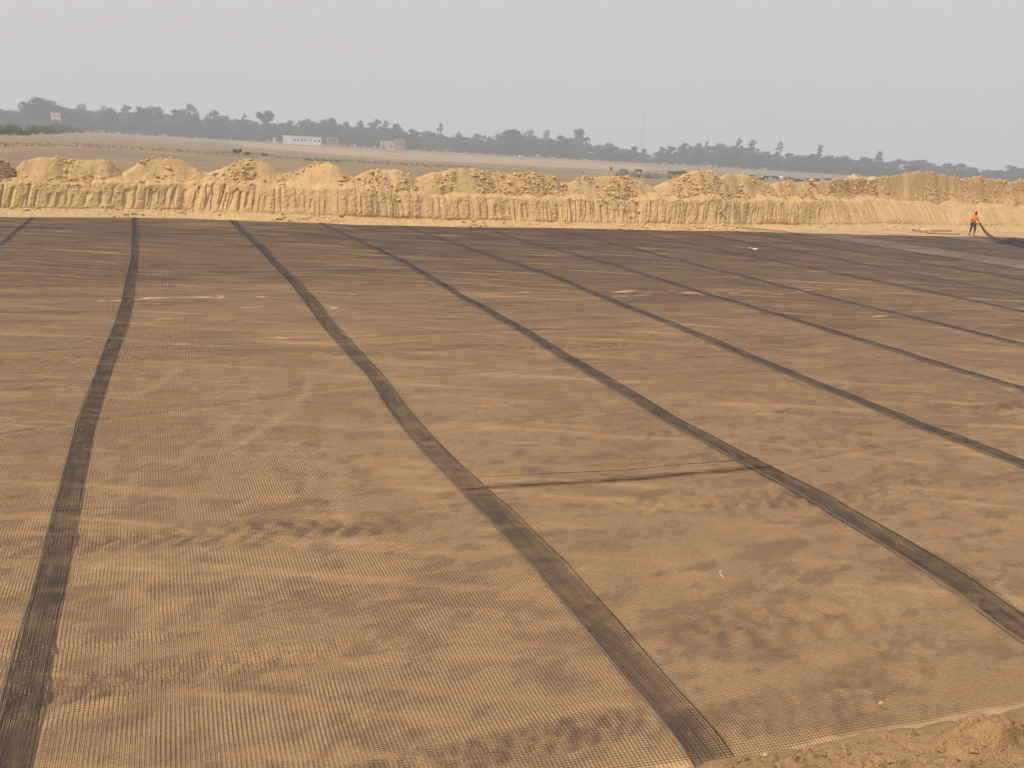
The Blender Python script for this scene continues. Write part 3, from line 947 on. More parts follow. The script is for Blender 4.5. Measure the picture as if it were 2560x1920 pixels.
# ------------------------------------------------------------------ weeds and dry grass
M['weed'] = plain('weed_leaves', (.14, .145, .07), .7, .25, .3)
M['dryweed'] = plain('dry_weeds', (.26, .20, .115), .8, .25, .3)
M['bush'] = plain('bush_leaves', (.085, .12, .045), .7, .3, .3)
def tufts(P, H, rng, blades=6, spread=.5):
    """upright leaf blades in tufts"""
    m = len(P) * blades
    B = np.repeat(P, blades, 0)
    h = np.repeat(H, blades) * rng.uniform(.5, 1.1, m)
    a = rng.uniform(0, 6.28, m)
    r0 = np.repeat(H, blades) * spread * rng.uniform(0, 1, m)
    c = B + np.stack([np.cos(a) * r0, np.sin(a) * r0, np.zeros(m)], 1)
    tip = c + np.stack([np.cos(a) * h * .4, np.sin(a) * h * .4, h], 1)
    w = np.stack([-np.sin(a), np.cos(a), np.zeros(m)], 1) * (np.repeat(H, blades) * .16)[:, None]
    mid = (c + tip) / 2 + np.stack([np.zeros(m), np.zeros(m), h * .12], 1)
    V = np.stack([c - w * .5, c + w * .5, mid + w, tip, mid - w], 1).reshape(-1, 3)
    F = np.arange(m)[:, None] * 5
    F = np.concatenate([np.hstack([F, F + 1, F + 2]), np.hstack([F, F + 2, F + 4]), np.hstack([F + 4, F + 2, F + 3])])
    return V, F
def in_poly(rng, poly, m):
    """ground points inside a quad strip given as top and bottom pixel lines"""
    T_, B_ = np.array(poly[0], float), np.array(poly[1], float)
    u = rng.uniform(min(T_[0, 0], B_[0, 0]), max(T_[-1, 0], B_[-1, 0]), m)
    f = rng.uniform(0, 1, m)
    v = np.interp(u, T_[:, 0], T_[:, 1]) * (1 - f) + np.interp(u, B_[:, 0], B_[:, 1]) * f
    return ground_many(u, v)
WEEDS = [
    ('weeds', 'dark green weedy margin running behind the middle mounds', 'weed', [[(760, 398), (900, 402), (1000, 408), (1100, 413), (1180, 414)], [(760, 402), (900, 408), (1000, 414), (1100, 419), (1180, 420)]], 420, .26),
    ('weeds', 'brown weedy margin below the far pale plot', 'dryweed', [[(520, 372), (700, 388), (860, 397), (1040, 404), (1260, 416), (1460, 426)], [(560, 384), (700, 396), (860, 404), (1040, 412), (1260, 426), (1460, 436)]], 1300, .20),
    ('weeds', 'green weeds among the buffaloes', 'weed', [[(1540, 434), (1590, 435), (1640, 438)], [(1540, 442), (1590, 444), (1640, 448)]], 160, .5),
    ('weeds', 'dry brown weeds between two groups of buffaloes', 'dryweed', [[(1610, 432), (1680, 438), (1720, 442)], [(1610, 446), (1680, 449), (1720, 450)]], 160, .6),
    ('dry_grass', 'thin dry grass on the left of the field', 'dryweed', [[(0, 356), (200, 358), (420, 372), (640, 384)], [(0, 366), (200, 368), (420, 380), (640, 396)]], 700, .16)]
for i, (nm, lab, mt, poly, cnt, hh) in enumerate(WEEDS):
    rng = np.random.default_rng(400 + i)
    P = in_poly(rng, poly, cnt)
    V, F = tufts(P, hh * rng.uniform(.4, 1.3, len(P)), rng, 7, .8)
    link(nm, mesh_from(nm, V, F, M[mt], False), None, lab, kind='stuff')
rng = np.random.default_rng(420)
n_ = rng.uniform(-45, 75, 1600)
o_ = 5 + rng.exponential(22, 1600)
x_, y_ = nt2xy(n_, np.interp(n_, EDGE_N, FOOT_T) + o_)
V, F = tufts(np.stack([x_, y_, field_z(x_, y_)], 1), rng.uniform(.04, .11, 1600), rng, 5, 1.2)
link('dry_grass', mesh_from('dry_grass', V, F, M['dryweed'], False), None, 'short dry stubble grass scattered over the near field', kind='stuff')

# ------------------------------------------------------------------ trees
M['bark'] = plain('bark', (.12, .09, .065), .9, .2, 3)
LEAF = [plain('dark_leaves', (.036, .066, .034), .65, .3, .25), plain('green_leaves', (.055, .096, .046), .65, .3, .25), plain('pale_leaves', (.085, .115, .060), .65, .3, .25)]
def leaf_quads(C, size, rng):
    m = len(C)
    a = rng.normal(size=(m, 3))
    a /= np.linalg.norm(a, axis=1)[:, None]
    b = np.cross(a, rng.normal(size=(m, 3)))
    b /= np.linalg.norm(b, axis=1)[:, None]
    s = size * rng.uniform(.6, 1.4, (m, 1))
    V = np.stack([C - a * s * .7, C + b * s * .45, C + a * s * .7, C - b * s * .45], 1).reshape(-1, 3)
    return V, np.arange(m * 4).reshape(m, 4)
def make_tree(kind, seed):
    """returns trunk mesh, crown mesh; 14 m tall, about 10 m (round) or 5 m (slender) wide"""
    rng = np.random.default_rng(seed)
    H = 14.0
    cl = []                                    # clumps: centre, radius
    if kind == 'round':
        th, tr = 3.0, .38
        for _ in range(12):
            a = rng.uniform(0, 6.28); r = rng.uniform(1.0, 4.0)
            cl.append((np.array([math.cos(a) * r, math.sin(a) * r, rng.uniform(1.3, 4.0)]), rng.uniform(1.0, 1.7)))
        for _ in range(34):
            d = rng.normal(size=3); d /= np.linalg.norm(d)
            r = rng.uniform(.55, 1) ** .5
            cl.append((np.array([d[0] * 4.0 * r, d[1] * 4.0 * r, 8.0 + d[2] * (4.7 if d[2] > 0 else 5.6) * r]), rng.uniform(1.0, 1.9)))
    elif kind == 'slender':
        th, tr = 5.0, .22
        for i in range(32):
            z = rng.uniform(1.2, 13.2)
            w = 1.9 * (1 - ((z - 7.5) / 7.2) ** 2) + .25
            a = rng.uniform(0, 6.28)
            cl.append((np.array([math.cos(a) * w * rng.uniform(.2, 1), math.sin(a) * w * rng.uniform(.2, 1), z]), rng.uniform(.6, 1.15)))
    elif kind == 'sparse':
        th, tr = 7.0, .20
        for i in range(34):
            z = rng.uniform(4.5, 13.4)
            w = (1.9 * math.sin((z - 4.0) / 10.2 * math.pi) + .3) * rng.uniform(.3, 1)
            a = rng.uniform(0, 6.28)
            cl.append((np.array([math.cos(a) * w, math.sin(a) * w, z]), rng.uniform(.35, .75)))
    elif kind == 'lollipop':
        th, tr = 7.0, .30
        for i in range(20):
            d = rng.normal(size=3); d /= np.linalg.norm(d)
            cl.append((np.array([d[0] * 2.3, d[1] * 2.3, 11.3 + d[2] * 1.7]), rng.uniform(.7, 1.2)))
        for i in range(16):
            cl.append((np.array([rng.normal() * .9, rng.normal() * .9, rng.uniform(2.5, 9.5)]), rng.uniform(.6, 1.0)))
    else:                                      # bushy: several uneven heads
        th, tr = 2.6, .26
        heads = [(rng.uniform(-3, 3), rng.uniform(-3, 3), rng.uniform(6.5, 11.5), rng.uniform(1.6, 2.6)) for _ in range(6)]
        heads[0] = (rng.uniform(-1.2, 1.2), 0, 11.6, 2.2)
        for hx, hy, hz, hr in heads:
            for _ in range(5):
                d = rng.normal(size=3); d /= np.linalg.norm(d)
                cl.append((np.array([hx, hy, hz]) + d * hr * .65, rng.uniform(.8, 1.5)))
        for _ in range(14):
            a = rng.uniform(0, 6.28); r = rng.uniform(.5, 3.8)
            cl.append((np.array([math.cos(a) * r, math.sin(a) * r, rng.uniform(1.4, 6.5)]), rng.uniform(1.0, 1.8)))
    C = []
    for c, r in cl:
        m = int(52 * r ** 1.6) + 14
        d = rng.normal(size=(m, 3))
        d /= np.linalg.norm(d, axis=1)[:, None]
        C.append(c + d * r * np.minimum(rng.uniform(.4, 1.0, (m, 1)) + rng.exponential(.10, (m, 1)), 1.6))
    C = np.concatenate(C)
    C = C[C[:, 2] > .5]
    C[:, 2] *= H / C[:, 2].max()
    V, F = leaf_quads(C, .44, rng)
    mb = MB()
    lean = rng.normal(size=2) * .25
    pts = [np.array([lean[0] * (z / th) ** 2, lean[1] * (z / th) ** 2, z]) for z in np.linspace(-.3, th, 6)]
    mb.tube(pts, np.linspace(tr * 1.3, tr * .75, 6), 7)
    for c, r in cl[::3]:
        p0 = pts[-1 - int(rng.integers(0, 2))]
        md = (p0 + c) / 2 + np.array([0, 0, -.3])
        mb.tube([p0, md, c], [tr * .5, tr * .32, tr * .12], 5)
    return mb.mesh(kind + '_trunk', M['bark'], True), (V, F)
PROTO = {}
for kind in ('round', 'slender', 'sparse', 'lollipop', 'bushy'):
    for v in range(3):
        tm, (V, F) = make_tree(kind, 700 + v * 11 + len(kind))
        PROTO[kind, v] = (tm, [mesh_from(kind + '_crown', V, F, LEAF[i], False) for i in range(3)])
NAT = {'round': 10.4, 'slender': 4.6, 'sparse': 5.0, 'lollipop': 6.4, 'bushy': 9.0}
TREES = []                                    # (x, y, width, height, kind, tint, label, group)
FARK = 1.5
def place_tree(i, u, vtop, wpx, kind, dist, label, group, tint=None):
    dist = dist * FARK
    d = at_dist(u, vtop, dist)
    gz = float(field_z(d[0], d[1]))
    h = max(3.0, d[2] - gz)
    w = wpx * dist / FPX * 1.08
    rng = random.Random(i * 7 + 1)
    o = empty('tree', (d[0], d[1], gz), label, 'tree', group, rng.uniform(0, 6.28))
    tm, cm = PROTO[kind, rng.randrange(3)]
    t = link('trunk', tm, o)
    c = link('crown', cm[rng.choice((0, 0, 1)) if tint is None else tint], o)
    o.scale = (w / NAT[kind], w / NAT[kind], h / 14.0)
    return o
# trees that stand out against the sky: pixel of the top, width, kind, distance
STAND = [
    (12, 269, 70, 'bushy', 400, 'broad low tree at the photo\'s left edge'),
    (62, 254, 66, 'bushy', 395, 'left shoulder of the big dark tree clump above the white house', 0),
    (97, 241, 74, 'round', 400, 'tallest dark tree of the clump above the white house', 0),
    (142, 261, 62, 'round', 405, 'dark round tree just right above the white house', 0),
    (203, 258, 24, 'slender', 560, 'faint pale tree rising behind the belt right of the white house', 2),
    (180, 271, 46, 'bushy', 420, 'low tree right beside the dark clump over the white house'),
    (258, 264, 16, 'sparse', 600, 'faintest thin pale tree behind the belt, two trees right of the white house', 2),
    (282, 269, 38, 'bushy', 410, 'bushy tree above the pinkish heap at the foot of the belt'),
    (318, 262, 30, 'slender', 430, 'narrow tree left end of the tall flat-topped row'),
    (350, 265, 40, 'bushy', 420, 'middle tree of the tall flat-topped row'),
    (388, 264, 48, 'bushy', 415, 'right end tree of the tall flat-topped row, steep on its right'),
    (437, 273, 26, 'slender', 430, 'small rounded tree leaning against the tallest middle-left tree'),
    (472, 258, 46, 'round', 420, 'tall tree with a rounded knob top, middle of the left treeline'),
    (536, 274, 52, 'round', 415, 'domed tree right of the knob-topped tree'),
    (566, 289, 20, 'slender', 430, 'small thin tree right of the domed tree'),
    (610, 284, 16, 'sparse', 440, 'thin spire tree short of the umbrella-topped tree'),
    (662, 276, 40, 'lollipop', 400, 'umbrella-topped tall tree on a bare stem, left of the white buildings', 0),
    (716, 300, 40, 'bushy', 420, 'low bushy tree behind the plain white block'),
    (766, 296, 44, 'bushy', 430, 'pale bushy tree behind the long white building', 1),
    (825, 293, 54, 'round', 400, 'dark dome-topped tree right behind the long white building', 0),
    (866, 304, 26, 'slender', 425, 'slender tree right of the dark dome-topped tree', 1),
    (900, 302, 28, 'slender', 420, 'second slender tree right of the dark dome-topped tree', 1),
    (926, 304, 22, 'slender', 425, 'short slender tree just left of the tall poplar-like pair', 1),
    (946, 297, 24, 'slender', 415, 'tallest of the slender trees behind the brick house', 1),
    (966, 302, 24, 'slender', 420, 'slender tree right beside the tallest one behind the brick house', 1),
    (990, 309, 32, 'slender', 410, 'slender tree above the right end of the brick house', 1),
    (1028, 321, 46, 'round', 385, 'dark round tree at the right end of the brick house', 0),
    (1077, 331, 26, 'bushy', 420, 'low bushy tree above the white goats'),
    (1102, 308, 22, 'sparse', 425, 'tall wispy tree above the open shelter', 1),
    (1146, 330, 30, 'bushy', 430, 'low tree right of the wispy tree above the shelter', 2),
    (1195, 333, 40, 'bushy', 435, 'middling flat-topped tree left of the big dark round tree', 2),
    (1228, 341, 24, 'bushy', 435, 'small tree filling the gap left of the big dark round tree', 1),
    (1280, 321, 78, 'round', 390, 'big dark round tree behind the small pale vehicle', 0),
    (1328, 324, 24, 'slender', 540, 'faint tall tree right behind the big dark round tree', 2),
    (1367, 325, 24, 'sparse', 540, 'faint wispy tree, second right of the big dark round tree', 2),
    (1402, 338, 62, 'round', 400, 'dark spreading tree in front of the tall oval tree', 0),
    (1449, 320, 32, 'slender', 430, 'tall oval tree right of the dark spreading one', 1),
    (1472, 341, 20, 'sparse', 440, 'thin tree leaning on the tall oval tree', 1),
    (1524, 356, 40, 'bushy', 430, 'low tree left of the lattice mast with a sloping top', 1),
    (1586, 365, 18, 'slender', 430, 'small pointed tree left beside the lattice mast', 1),
    (1611, 371, 16, 'slender', 430, 'small pointed tree right beside the lattice mast', 1),
    (1657, 367, 22, 'slender', 420, 'first tree right of the gap by the lattice mast', 1),
    (1680, 365, 26, 'slender', 425, 'second tree right of the gap by the lattice mast', 1),
    (1715, 356, 24, 'slender', 420, 'taller rounded tree, third right of the gap by the mast', 1),
    (1748, 357, 22, 'slender', 420, 'slim dense tree beside the loop-topped wispy one', 1),
    (1768, 352, 18, 'sparse', 440, 'wispy loop-topped tree in the middle of the right belt', 2),
    (1800, 357, 36, 'bushy', 425, 'wide flat tree left of the tallest right-hand spire', 1),
    (1851, 345, 18, 'slender', 415, 'tallest narrow spire tree of the right belt', 1),
    (1884, 349, 26, 'slender', 415, 'second tall spire tree, just right of the tallest', 1),
    (1950, 355, 24, 'sparse', 425, 'tall see-through tree standing alone above the right belt', 1),
    (1992, 389, 24, 'bushy', 425, 'low bush-like tree between two see-through tall trees'),
    (2033, 383, 40, 'round', 415, 'dark low dome tree at the foot of a see-through tree', 0),
    (2053, 363, 16, 'sparse', 425, 'thin see-through tree rising over the dark low dome', 1),
    (2076, 387, 28, 'bushy', 420, 'bushy tree right of the dark low dome'),
    (2112, 388, 36, 'bushy', 420, 'level-topped tree above the two small far soil heaps'),
    (2165, 391, 30, 'round', 420, 'dark knobbly tree left of the lone square-topped tree', 0),
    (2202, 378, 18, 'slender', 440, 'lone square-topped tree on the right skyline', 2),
    (2255, 397, 34, 'bushy', 430, 'tree right above the far white house on the right'),
    (2290, 399, 34, 'bushy', 430, 'tree above the tallest spoil mound'),
    (2400, 407, 34, 'round', 430, 'rounded tree standing out over the right end spoil', 0),
    (2432, 417, 22, 'bushy', 435, 'small tree beside the rounded one over the right end spoil'),
    (2500, 424, 40, 'round', 440, 'rounded hazy tree over the dip in the right spoil mounds'),
    (2548, 414, 46, 'bushy', 430, 'tree at the photo\'s right edge')]
STAND += [(141, 298, 26, 'bushy', 374, 'low bushy tree right in front of the left white house'), (122, 294, 22, 'bushy', 375, 'low tree hiding the left foot of the white house'), (160, 299, 30, 'bushy', 375, 'low tree hiding the right foot of the white house'),
          (2245, 424, 26, 'bushy', 395, 'low tree below the far white house on the right')]
for i, a in enumerate(STAND):
    place_tree(i, *a[:5], a[5], 'trees of the hazy belt behind the field', a[6] if len(a) > 6 else None)
# the belt between them
sk_u = [a[0] for a in STAND]
sk_v = [a[1] for a in STAND]
LOWSKY = np.array([(-60, 282), (0, 280), (180, 278), (300, 279), (420, 290), (520, 296), (620, 306), (740, 310), (860, 312), (1000, 325), (1130, 342), (1240, 350), (1340, 345),
                   (1460, 352), (1560, 374), (1625, 385), (1640, 380), (1720, 370), (1840, 368), (1920, 388), (2060, 394), (2200, 402), (2330, 408), (2460, 430), (2560, 428), (2640, 430)])
SEG = [(150, 'hazy tree filling the belt around the left white house'), (430, 'hazy tree filling the belt under the tall flat-topped row'),
       (680, 'hazy tree filling the belt between the knob-topped and umbrella-topped trees'), (880, 'hazy tree filling the belt behind the white buildings'),
       (1060, 'hazy tree filling the belt behind the brick house'), (1260, 'hazy tree filling the belt behind the shelter and goats'),
       (1560, 'hazy tree filling the belt between the pale vehicle and the mast'), (1630, 'faint low tree filling the belt at the lattice mast'),
       (1900, 'hazy tree filling the belt below the right-hand spires'), (2210, 'hazy tree filling the belt above the far soil heaps'),
       (2700, 'hazy tree filling the belt above the right end mounds')]
rnd = random.Random(77)
u = -70.0
i = 200
while u < 2640:
    for row in range(2):
        uu = u + rnd.uniform(-9, 9)
        top = float(np.interp(uu, LOWSKY[:, 0], LOWSKY[:, 1])) - 5 + (rnd.uniform(-3, 9) if row == 0 else rnd.uniform(6, 22))
        kind = rnd.choice(('bushy', 'bushy', 'round', 'slender') if uu < 850 or 1020 < uu < 1500 else ('slender', 'slender', 'bushy'))
        if 1622 < uu < 1640: continue
        lab = next(l for e, l in SEG if uu < e)
        lab = lab.replace('hazy tree', ('rear' if row == 0 else 'front') + ' ' + {'bushy': 'many-headed bushy', 'round': 'domed', 'slender': 'slender upright'}[kind] + ' tree')
        place_tree(i, uu, top, rnd.uniform(52, 78) if kind != 'slender' else rnd.uniform(26, 38), kind,
                   rnd.uniform(425, 465) if row == 0 else rnd.uniform(400, 425), lab, 'belt: ' + lab, rnd.choice((0, 1, 1)))
        i += 1
    u += 27 if u < 850 or 1020 < u < 1500 else 21
# bushes on the left, a near hedge of scrub
def make_bush(seed):
    rng = np.random.default_rng(seed)
    C = []
    for _ in range(16):
        a = rng.uniform(0, 6.28); r = rng.uniform(0, 1.5)
        c = np.array([math.cos(a) * r, math.sin(a) * r, rng.uniform(.3, 1.3)])
        d = rng.normal(size=(40, 3)); d /= np.linalg.norm(d, axis=1)[:, None]
        C.append(c + d * rng.uniform(.2, .6))
    C = np.concatenate(C); C = C[C[:, 2] > 0]
    V, F = leaf_quads(C, .2, rng)
    mb = MB()
    for _ in range(5):
        a = rng.uniform(0, 6.28)
        mb.tube([(0, 0, -.1), (math.cos(a) * .4, math.sin(a) * .4, .6), (math.cos(a) * .9, math.sin(a) * .9, 1.1)], [.05, .035, .015], 5)
    return mesh_from('bush_foliage', V, F, M['bush'], False), mb.mesh('bush_stems', M['bark'], True)
BUSH = [make_bush(31), make_bush(32), make_bush(33)]
rnd = random.Random(5)
BL = [(-14, 336, 20), (6, 337, 22), (27, 338, 20), (48, 338, 18), (68, 338, 20), (90, 337, 20), (112, 335, 20), (132, 335, 18), (150, 334, 20), (168, 333, 22), (186, 333, 14), (204, 333, 10), (22, 326, 16), (120, 328, 14), (595, 385, 12), (620, 388, 9), (660, 390, 8)]
for j, (u, v, h) in enumerate(BL):
    g = ground(u, v)
    dist = math.hypot(g[0], g[1])
    s = h * dist / FPX / 1.75
    lab = ('green scrub bush in the row at the left edge of the field' if j < 14 else
           ('brown scrub bush, largest of three behind the steep clod mound', 'brown scrub bush, middle of three behind the steep clod mound', 'brown scrub bush, smallest of three behind the steep clod mound')[j - 14])
    o = empty('bush', tuple(g), lab, 'bush', 'scrub row at the left edge of the field' if j < 14 else 'scrub behind the mounds', rnd.uniform(0, 6))
    o.scale = (s * 1.15, s * 1.15, s)
    fm, sm = BUSH[j % 3]
    link('foliage', fm, o)
    link('stems', sm, o)

# ------------------------------------------------------------------ far buildings and other small far things
M['white'] = plain('white_plaster', (.74, .70, .70), .8, .05, .6)
M['pinkwash'] = plain('pinkish_plaster', (.50, .40, .37), .85, .06, .6)
M['brick'] = plain('brick_red', (.33, .20, .165), .9, .12, 1.5)
M['concrete'] = plain('concrete', (.34, .32, .30), .9, .1, 1)
M['dark'] = plain('dark_opening', (.03, .03, .035), .6, .05, 1)
M['steel'] = plain('galvanised_steel', (.40, .40, .42), .6, .1, 1, .4, .2)
M['wood'] = plain('weathered_pole', (.30, .25, .20), .9, .1, 2)

def tilt_at(u, v, dist):
    """ground point under a pixel column at a distance"""
    dist = dist * FARK
    d = at_dist(u, v, dist)
    return np.array([d[0], d[1], float(field_z(d[0], d[1]))])
def facing(p):
    return math.atan2(-p[0], p[1])             # rotation that turns local -Y towards the photographer
def building(name, label, u0, u1, vtop, vbot, dist, mat, depth, windows=(), door=None, parapet=True, group=None, frame=None, base=None):
    """box house: pixel extent of the front, fractional window rects (x0, x1, z0, z1)"""
    uc = (u0 + u1) / 2
    dist = dist * FARK
    b = at_dist(uc, vbot, dist)
    w = (u1 - u0) * dist / FPX
    h = (vbot - vtop) * dist / FPX
    gz = float(field_z(b[0], b[1]))
    z = b[2]
    o = empty(name, (b[0], b[1], min(gz, z)), label, 'building', group, facing(b))
    dz = z - min(gz, z)
    # front wall in pieces round the openings so that the openings are real
    th = .25
    ops = list(windows) + ([door] if door else [])
    xs = sorted({0, 1} | {q[0] for q in ops} | {q[1] for q in ops})
    mb = MB()
    for a, c in zip(xs[:-1], xs[1:]):
        if c - a < 1e-4: continue
        cut = [q for q in ops if q[0] <= a + 1e-6 and q[1] >= c - 1e-6]
        zz = [0.0]
        for q in cut: zz += [q[2], q[3]]
        zz.append(1.0)
        for z0, z1 in zip(zz[::2], zz[1::2]):
            if z1 - z0 > .001:
                mb.box(((a + c) / 2 * w - w / 2, 0, dz + (z0 + z1) / 2 * h), ((c - a) * w, th, (z1 - z0) * h))
    mb.box((-w / 2 + th / 2, depth / 2 + th / 2, dz + h / 2), (th, depth, h))
    mb.box((w / 2 - th / 2, depth / 2 + th / 2, dz + h / 2), (th, depth, h))
    mb.box((0, depth + th, dz + h / 2), (w, th, h))
    mb.box((0, depth / 2, dz / 2 - .6), (w, depth + th, dz + 1.2))
    link('wall', mb.mesh('wall', mat), o)
    mb = MB()
    mb.box((0, depth / 2, dz + h + .075), (w + .12, depth + .5, .15))
    rf = link('roof', mb.mesh('roof', M['concrete'] if mat is not M['white'] else M['white']), o)
    if parapet:
        mb = MB()
        mb.box((0, -.2, dz + h + .35), (w + .3, .14, .4))
        mb.box((-w / 2, depth / 2, dz + h + .35), (.14, depth, .4))
        mb.box((w / 2, depth / 2, dz + h + .35), (.14, depth, .4))
        link('parapet', mb.mesh('parapet', mat), rf)
    for q in windows:
        mb = MB()
        ww, wh = (q[1] - q[0]) * w, (q[3] - q[2]) * h
        mb.box(((q[0] + q[1]) / 2 * w - w / 2, .16, dz + (q[2] + q[3]) / 2 * h), (ww, .03, wh))
        wi = link('window', mb.mesh('window', M['dark']), o)
        mb = MB()
        mb.box(((q[0] + q[1]) / 2 * w - w / 2, -.19, dz + q[2] * h - .05), (ww + .15, .14, .08))
        link('sill', mb.mesh('sill', mat), wi)
    if door:
        q = door
        mb = MB()
        mb.box(((q[0] + q[1]) / 2 * w - w / 2, .1, dz + (q[2] + q[3]) / 2 * h), ((q[1] - q[0]) * w, .06, (q[3] - q[2]) * h))
        link('door', mb.mesh('door', M['dark']), o)
    return o
W8 = [(.055, .125, .28, .62), (.17, .225, .26, .62), (.30, .35, .3, .68), (.385, .43, .3, .68), (.47, .52, .3, .68), (.605, .655, .3, .68), (.76, .82, .28, .66), (.90, .96, .28, .66)]
building('schoolhouse', 'long low white building with a row of dark windows', 735, 800, 345, 357, 372, M['white'], 6, W8)
building('white_block', 'plain white block left beside the long white building', 708, 729, 342, 354, 374, M['white'], 5, [(.1, .2, .35, .6)])
building('white_hut', 'tiny white hut standing alone left of the white buildings', 683, 690, 345.5, 352, 376, M['white'], 1.6, (), (.55, .85, 0, .75), False)
building('brick_ruin', 'small unfinished brick house right of the long white building', 817, 845, 345, 357, 376, M['brick'], 4.5, [(.3, .5, .3, .7)], (.62, .75, 0, .65), False)
building('plastered_house', 'pinkish plastered house with flat roof, joined to brick walls', 951, 984, 356, 374, 368, M['pinkwash'], 6, [(.75, .88, .35, .6)], (.2, .32, 0, .55))
building('brick_house', 'bare red brick house joined to the pinkish plastered one', 985, 1010, 352, 376, 368, M['brick'], 6, [(.3, .45, .5, .7), (.65, .8, .5, .7)])
building('white_house', 'white house half hidden among the trees at the far left', 131, 149, 287, 298, 388, M['white'], 6, [(.2, .35, .5, .75), (.6, .75, .5, .75)])
building('white_house', 'white house peeping over the right spoil mounds', 2250, 2274, 416, 426, 405, M['white'], 6, [(.1, .25, .55, .85), (.4, .55, .55, .85), (.7, .82, .5, .8)])
# open shelter: posts and a pale beam roof
g = tilt_at(1117, 382, 360)
o = empty('shelter', tuple(g), 'open shelter of pale posts and a thin roof beam by the treeline', 'shelter', None, facing(g))
for sx in (-1.7, 1.7):
    for sy in (0, 2.2):
        mb = MB(); mb.tube([(sx, sy, -.2), (sx, sy, 2.35)], .09, 6)
        link('post', mb.mesh('post', M['wood']), o)
mb = MB(); mb.box((0, 1.1, 2.45), (4.2, 3.0, .14))
link('roof', mb.mesh('shelter_roof', M['white']), o)
# poles along the track
for u, v, hpx, lab in ((879, 363, 9, 'thin pale pole right of the unfinished brick house'), (1062, 379, 9, 'short pale pole above the white goats'), (671, 352, 7, 'leaning pale pole left of the tiny white hut')):
    g = tilt_at(u, v, 366)
    mb = MB(); h = hpx * 366 / FPX + .6
    mb.tube([(0, 0, -.2), (.05, 0, h * .6), (.12, 0, h)], [.11, .1, .08], 6)
    mb.box((.1, 0, h * .9), (.7, .08, .08))
    p = link('pole', mb.mesh('pole', M['white']), None, lab, 'pole', 'poles near the treeline')
    p.location = tuple(g)
# lattice mast
g = tilt_at(1600, 408, 560)
o = empty('lattice_mast', tuple(g), 'tall hazy lattice mast rising above the gap in the treeline', 'mast', None, .3)
HM = 42.0
def hw(z): return 1.9 * (1 - z / HM) + .45
for sx in (-1, 1):
    for sy in (-1, 1):
        mb = MB(); mb.tube([(sx * hw(z), sy * hw(z), z) for z in (-.3, 9, 18, 27, HM)], .10, 5)
        link('leg', mb.mesh('mast_leg', M['steel']), o)
mb = MB()
zs = np.linspace(0, HM, 15)
for a, b in zip(zs[:-1], zs[1:]):
    for sx, sy, tx, ty in ((-1, -1, 1, -1), (1, -1, 1, 1), (1, 1, -1, 1), (-1, 1, -1, -1)):
        mb.tube([(sx * hw(a), sy * hw(a), a), (tx * hw(b), ty * hw(b), b)], .05, 4)
        mb.tube([(sx * hw(b), sy * hw(b), b), (tx * hw(b), ty * hw(b), b)], .05, 4)
link('bracing', mb.mesh('mast_bracing', M['steel']), o)
for a in (0, 2.1, 4.2):
    mb = MB(); mb.box((math.cos(a) * .8, math.sin(a) * .8, HM - 1.5), (.35, .25, 2.4), a)
    link('antenna', mb.mesh('antenna', M['white']), o)
# two small soil heaps far off
for j, (u0, u1, vt, vb, lab) in enumerate(((2120, 2148, 435, 446, 'small pointed tan soil heap far out in the field'), (2168, 2196, 441, 448, 'low tan soil heap right of the small pointed one'))):
    g = ground((u0 + u1) / 2, vb)
    d = math.hypot(g[0], g[1])
    w, h = (u1 - u0) * d / FPX / 2, (vb - vt) * d / FPX
    V = ICO3_V.copy()
    rr = np.hypot(V[:, 0], V[:, 1])
    z = np.where(V[:, 2] > 0, np.clip(1 - rr, 0, 1) ** (.9 if j == 0 else .6), -.1)
    ph = np.arctan2(V[:, 1], V[:, 0])
    k_ = 1 + .15 * np.sin(ph * 3 + j) + .08 * np.sin(ph * 7)
    V = np.stack([V[:, 0] * w * k_, V[:, 1] * w * k_, z * h + .05 * vn(V[:, 0] * 6, V[:, 1] * 6, 161) * h], 1)
    o = link('soil_heap', mesh_from('soil_heap', V, ICO3_F, M['mound']), None, lab, 'soil heap', 'far soil heaps')
    o.location = tuple(g)

# ------------------------------------------------------------------ grown bodies (skin modifier), used for animals and people
def grow(name, verts, edges, rad, root=0, levels=1):
    me = bpy.data.meshes.new(name + '_cage')
    me.from_pydata(verts, edges, [])
    ob = bpy.data.objects.new(name + '_cage', me)
    COL.objects.link(ob)
    sk = ob.modifiers.new('skin', 'SKIN')
    sk.use_smooth_shade = True
    if not me.skin_vertices:
        bpy.context.view_layer.objects.active = ob
    for i, q in enumerate(rad):
        sv = me.skin_vertices[0].data[i]
        sv.radius = (q, q) if not isinstance(q, tuple) else q
        sv.use_root = (i == root)
    sb = ob.modifiers.new('sub', 'SUBSURF')
    sb.levels = sb.render_levels = levels
    dg = bpy.context.evaluated_depsgraph_get()
    out = bpy.data.meshes.new_from_object(ob.evaluated_get(dg))
    out.name = name
    bpy.data.objects.remove(ob)
    for p in out.polygons: p.use_smooth = True
    out.materials.clear()
    return out

